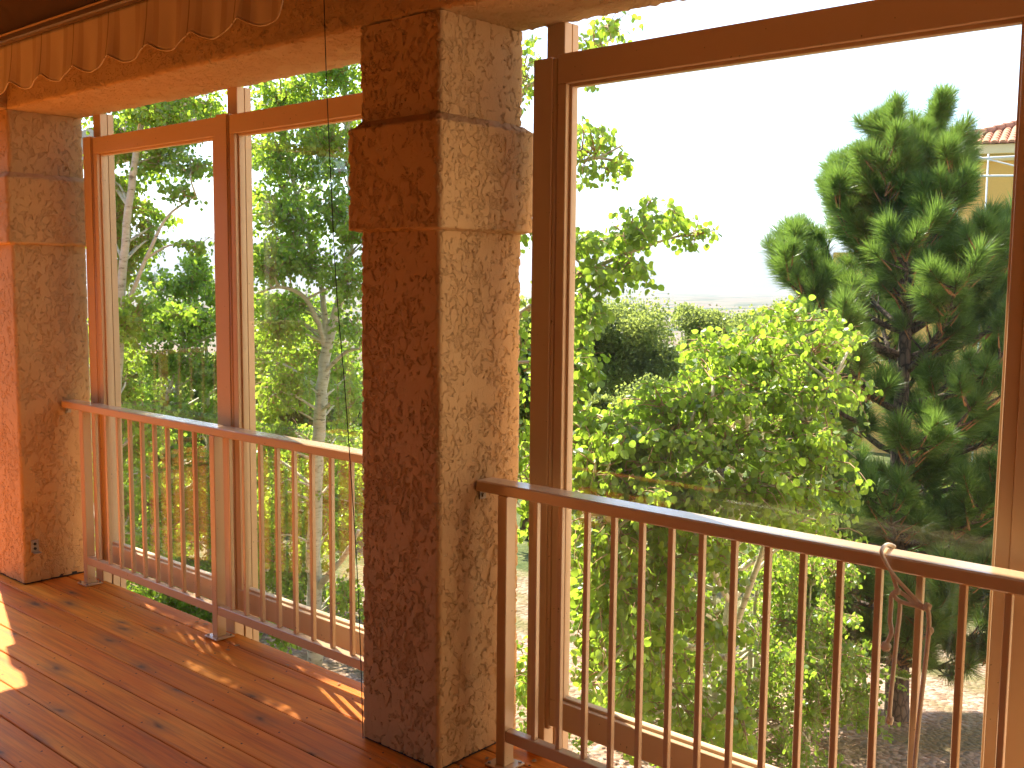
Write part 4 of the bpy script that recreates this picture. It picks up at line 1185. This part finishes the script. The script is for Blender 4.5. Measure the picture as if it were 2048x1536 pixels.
def pine(label, base, top, levels, seed, rmax, tuft_scale=1.0, trunk_r=0.105, group='pine trees', extra=(), keep_out=None):
    rs = random.Random(seed)
    root = empty('pine_tree', base, label, 'tree', group)
    H = (top - base).length
    axis = [base - Vector((0, 0, .15))] + [base.lerp(top, s) + Vector((0.05 * math.sin(5 * s + seed), 0.05 * math.cos(4 * s), 0)) for s in (0.15, 0.35, 0.55, 0.75, 0.9, 1.0)]
    AX = smooth_path(axis, 6)
    MB().tube(AX, [trunk_r * (1 - 0.93 * (i / (len(AX) - 1)) ** 1.1) for i in range(len(AX))], 12).build('trunk', M['pine_bark'], root, recalc=False)
    tips = []
    def limb(A, dirv, ln, r):
        # a limb that leaves outward, turns up at its end, with side shoots
        d = dirv.normalized(); n = 6; P = [A]; p = A.copy()
        if keep_out:
            e_ = A + d * ln + Vector((0, 0, ln * .4)) - EYE
            if 1024 + F_PX * e_.dot(rt) / e_.dot(fw) > keep_out[0] and 768 - F_PX * e_.dot(up) / e_.dot(fw) < keep_out[1]: return
        for i in range(n):
            s = (i + 1) / n
            dd = (d + Vector((0, 0, 0.10 + 0.75 * s * s)) + Vector((rs.gauss(0, .10), rs.gauss(0, .10), rs.gauss(0, .06)))).normalized()
            p = p + dd * (ln / n); P.append(p.copy())
        mb = MB().tube(P, [r * (1 - 0.8 * i / n) for i in range(n + 1)], 6); mb.build('branch', M['pine_bark'], root, recalc=False)
        tips.append((P[-1], (P[-1] - P[-2]).normalized(), 1.0))
        for i in range(2, n + 1):
            k = 4 if i < n else 5
            for q in range(k):
                sd = (P[i] - P[i - 1]).normalized()
                side = sd.cross(Vector((0, 0, 1))).normalized() * rs.choice((-1, 1))
                dv = (sd * rs.uniform(.3, .9) + side * rs.uniform(.35, 1.0) + Vector((0, 0, rs.uniform(-.15, .7)))).normalized()
                l2 = rs.uniform(0.10, 0.30) * min(1.0, ln / 0.7)
                e = P[i] + dv * l2
                MB2.tube([P[i], P[i].lerp(e, .5) + Vector((0, 0, -.01)), e], [r * .35 + .003, .006, .005], 5, caps=False)
                tips.append((e, (dv + Vector((0, 0, .45))).normalized(), rs.uniform(.8, 1.05)))
    MB2 = MB()
    for (s, nb, ln, tilt) in levels:
        A0 = base.lerp(top, s)
        a0 = rs.uniform(0, 6.28)
        for k in range(nb):
            a = a0 + 6.283 * k / nb + rs.uniform(-.35, .35)
            dv = Vector((math.cos(a) * math.cos(tilt), math.sin(a) * math.cos(tilt), math.sin(tilt)))
            limb(A0 + Vector((0, 0, rs.uniform(-.12, .12))), dv, ln * rs.uniform(.8, 1.15) * rmax, 0.012 + 0.026 * ln * (1 - s * .5))
    for e in extra: limb(*e)
    tips.append((top, Vector((0, 0, 1)), 1.1)); 
    for k in range(5):
        a = 1.26 * k
        tips.append((top + Vector((.10 * math.cos(a), .10 * math.sin(a), -.10)), Vector((.5 * math.cos(a), .5 * math.sin(a), 1)).normalized(), .9))
    MB2.build('twigs', M['pine_bark'], root, recalc=False)['kind'] = 'stuff'
    for i, (p, d, sc) in enumerate(tips):
        if keep_out:          # the crown is thin on the side towards the house
            e_ = p + d * 0.1 - EYE
            if 1024 + F_PX * e_.dot(rt) / e_.dot(fw) > keep_out[0] and 768 - F_PX * e_.dot(up) / e_.dot(fw) < keep_out[1]: continue
        o = bpy.data.objects.new('needle_tuft', TUFTS[rs.randrange(6)])
        COL.objects.link(o); o.parent = root
        q = d.to_track_quat('Z', 'Y') @ Quaternion((0, 0, 1), rs.uniform(0, 6.28))
        s_ = sc * tuft_scale * rs.uniform(.85, 1.15)
        o.matrix_local = Matrix.Translation(p - base - d * 0.06) @ q.to_matrix().to_4x4() @ Matrix.Diagonal((s_, s_, s_, 1))
    return len(tips)
pb = at(1788, 1560, 9.0); pb.z = float(ground_z(pb.x, pb.y))
pt = at(1826, 268, 9.1)
lv = [(0.10, 5, .70, .02), (0.15, 6, .85, .05), (0.21, 6, .90, .08), (0.28, 6, .95, .10), (0.36, 6, 1.0, .12), (0.45, 6, 1.08, .16), (0.53, 6, 1.08, .20), (0.60, 6, 1.0, .26), (0.67, 6, .95, .32), (0.74, 6, .80, .42), (0.81, 6, .62, .52), (0.87, 5, .44, .62), (0.93, 4, .28, .8)]
NT_ = pine('bushy green pine tree filling the right of the large pane', pb, pt, lv, 3, 1.22, 0.98, keep_out=(1948, 395))
pb2 = at(2180, 1420, 10.5); pb2.z = float(ground_z(pb2.x, pb2.y))
pt2 = at(2200, 560, 10.5)
pine('second pine mostly hidden behind the right screen post', pb2, pt2, [(0.35, 4, .8, .1), (0.5, 5, .9, .15), (0.65, 5, .8, .25), (0.8, 5, .55, .45), (.92, 4, .3, .7)], 8, 1.0)

# ================================================================== NEIGHBOURING HOUSE
def house():
    D = 34.0
    # eave corner near the left, eave runs to the right and slightly towards us
    e0 = at(1886, 292, D + 1.0); e1 = at(2420, 262, D - 2.0)
    zb = float(ground_z(e0.x, e0.y)) - 1.0
    X = (e1 - e0); X.z = 0; L = X.length; X.normalize()
    N = Vector((-X.y, X.x, 0))            # away from us
    if N.dot(fw) < 0: N = -N
    zE = e0.z
    root = empty('ochre_house', Vector((e0.x, e0.y, zb)), 'ochre rendered house with a clay tile roof beyond the pine', 'house')
    def pt(u, v, z): 
        p = e0 + X * u + N * v; return (p.x, p.y, z)
    def slab(mb, u0, u1, v0, v1, z0, z1):
        n = len(mb.v)
        for z in (z0, z1):
            mb.v += [pt(u0, v0, z), pt(u1, v0, z), pt(u1, v1, z), pt(u0, v1, z)]
        for f in ((3, 2, 1, 0), (4, 5, 6, 7), (0, 1, 5, 4), (1, 2, 6, 5), (2, 3, 7, 6), (3, 0, 4, 7)):
            mb.f.append([n + i for i in f]); mb.mi.append(0); mb.sm.append(False)
    W = 8.0
    mb = MB(); slab(mb, 0.55, L, 0.55, W, zb, zE - 0.32); mb.build('wall', M['ochre'], root)
    mb = MB(); slab(mb, 0.0, L, 0.0, W + .5, zE - 0.30, zE); mb.build('fascia', M['ochre_trim'], root)
    mb = MB(); slab(mb, 0.40, L, 0.40, W, zE - 0.50, zE - 0.31); mb.build('cornice', M['ochre_trim'], root)
    # pitched roof deck, hipped at the left end
    pitch = math.tan(R(20)); run = 3.2
    mb = MB(); n = 0
    mb.v += [pt(-.1, -.1, zE + .01), pt(L, -.1, zE + .01), pt(L, run, zE + run * pitch), pt(run, run, zE + run * pitch), pt(-.1, 2 * run, zE + .01), pt(L, 2 * run, zE + 0.01)]
    mb.f += [[0, 1, 2, 3], [4, 0, 3], [3, 2, 5, 4]]; mb.mi += [0] * 3; mb.sm += [False] * 3
    rf = mb.build('roof', M['tile'], root)
    # barrel tiles
    tile = MB(); tw, tl = 0.235, 0.36; k = 8
    for i in range(2):
        for j in range(k + 1):
            a = math.pi * j / k
            r_ = tw / 2 * (1.0 if i == 0 else 0.86)
            tile.v.append((-r_ * math.cos(a), i * tl, r_ * math.sin(a) * 0.75))
    for j in range(k): tile.f.append([j, j + 1, k + 1 + j + 1, k + 1 + j]); tile.mi.append(0); tile.sm.append(True)
    tile.f.append(list(range(k + 1))); tile.mi.append(0); tile.sm.append(False)
    t0 = tile.build('roof_tile', M['tile'], None, recalc=False); tdata = t0.data
    sl = math.atan(pitch); cnt = 0
    rows = int(run / math.cos(sl) / 0.30)
    rest = []
    for r_i in range(rows):
        v = -0.1 + r_i * 0.30 * math.cos(sl)
        u = max(-0.1, v) + 0.12
        while u < L:
            uu = u + (0.0)
            z = zE + 0.02 + (v + 0.0) * pitch if v > 0 else zE + 0.02
            p = Vector(pt(uu, v, z + 0.01))
            px = 1024 + F_PX * (p - EYE).dot(rt) / (p - EYE).dot(fw)
            mt = Matrix((X, N * math.cos(sl) + Vector((0, 0, math.sin(sl))), -N * math.sin(sl) + Vector((0, 0, math.cos(sl))))).transposed().to_4x4()
            mt.translation = p
            if 1900 < px < 2080 and cnt < 290:
                o = t0 if cnt == 0 else bpy.data.objects.new('roof_tile', tdata)
                if cnt: COL.objects.link(o)
                o.parent = rf; 
                o.matrix_parent_inverse = (Matrix.Translation(root.location) @ rf.matrix_parent_inverse).inverted()
                o.matrix_basis = mt; cnt += 1
            else: rest.append(mt)
            u += tw + 0.02
    V0 = np.array([tuple(v.co) for v in tdata.vertices]); F0 = [list(p.vertices) for p in tdata.polygons]
    V = []; flat = []; ll = []
    for i, mt in enumerate(rest):
        A = np.array(mt); V.append(V0 @ A[:3, :3].T + A[:3, 3])
        for f in F0: flat += [q + i * len(V0) for q in f]; ll.append(len(f))
    me = np_mesh('roof_tiles', np.concatenate(V), flat, np.array(ll), M['tile'], smooth=True)
    o = bpy.data.objects.new('roof_tiles', me); COL.objects.link(o); o.parent = rf
    o.matrix_parent_inverse = (Matrix.Translation(root.location) @ rf.matrix_parent_inverse).inverted()
    tag(o, kind='stuff')
    # ridge / hip tiles on the left hip
    mb = MB(); a = Vector(pt(-.1, -.1, zE + .08)); b = Vector(pt(run, run, zE + run * pitch + .08))
    for i in range(12):
        mb.tube([a.lerp(b, i / 12), a.lerp(b, (i + 1.12) / 12)], [0.15, 0.12], 8)
    mb.build('hip_cap', M['tile'], root)
    slab_w = MB(); slab(slab_w, -3.5, 0.5, 1.0, W, zb, 2.6); slab_w.build('wing', M['ochre'], root)
    for u in (3.0,):
        w = MB(); slab(w, u, u + 1.2, 0.50, 0.56, zE - 3.2, zE - 1.9); w.build('window', M['dark'], root)
    # white pipe frame standing in front of the wall
    fr = empty('pipe_frame', Vector(pt(2, -1.2, zb)), 'thin white pipe frame in front of the ochre house wall', 'frame')
    def pipe(a, b, r=0.035, nm='pipe'):
        MB().tube([a, b], r, 6).build(nm, M['pipe'], fr)
    d = D - 1.2
    pipe(at(1940, 318, d), at(2120, 308, d)); pipe(at(1950, 312, d), at(2110, 352, d), .025); pipe(at(1930, 352, d), at(2130, 351, d))
    for px_ in (1977, 2120):
        a = at(px_, 308, d); g = a.copy(); g.z = float(ground_z(a.x, a.y)); pipe(a, g, .03, 'upright')
house()

# cream eave of another wing, seen above the leftmost pane
ev = MB()
A = at(120, 276, 13.0); B = at(330, 206, 11.0); dv = (B - A).normalized(); sdv = dv.cross(Vector((0, 0, 1))).normalized()
for (p, q) in ((A, B),):
    n = len(ev.v); h = 0.34
    for z in (0, -h):
        for s in (0, 0.5):
            for e in (p, q): ev.v.append(tuple(e + Vector((0, 0, z)) - sdv * s))
    for f in ((0, 1, 3, 2), (4, 6, 7, 5), (0, 4, 5, 1), (2, 3, 7, 6), (0, 2, 6, 4), (1, 5, 7, 3)):
        ev.f.append([n + i for i in f]); ev.mi.append(0); ev.sm.append(False)
o = ev.build('eave_board', M['cream']); tag(o, 'cream eave board seen above the leftmost glass panel', 'eave')

# low white building far out on the valley floor
p = at(1378, 594, 1500)
wb = MB().quad_box(p.x - 14, p.x + 14, p.y - 6, p.y + 6, float(ground_z(p.x, p.y)) - 1, float(ground_z(p.x, p.y)) + 5)
wb.quad_box(p.x - 15, p.x + 15, p.y - 7, p.y + 7, float(ground_z(p.x, p.y)) + 5, float(ground_z(p.x, p.y)) + 5.6)
o = wb.build('far_building', M['white']); tag(o, 'long low white building far out on the valley floor', 'building')

# ================================================================== HAZE
hz = MB().quad_box(-16500, 16500, -16500, 16500, -64, 640)
ho = hz.build('haze', [], None)
t = NT('valley_haze')
pv = t.n('ShaderNodeVolumePrincipled', i_Density=9e-5)
pv.inputs['Color'].default_value = (0.78, 0.88, 1.0, 1); pv.inputs['Anisotropy'].default_value = 0.3
t.l(pv, 0, t.out, 1)
ho.data.materials.append(t.m)
tag(ho, kind='stuff')
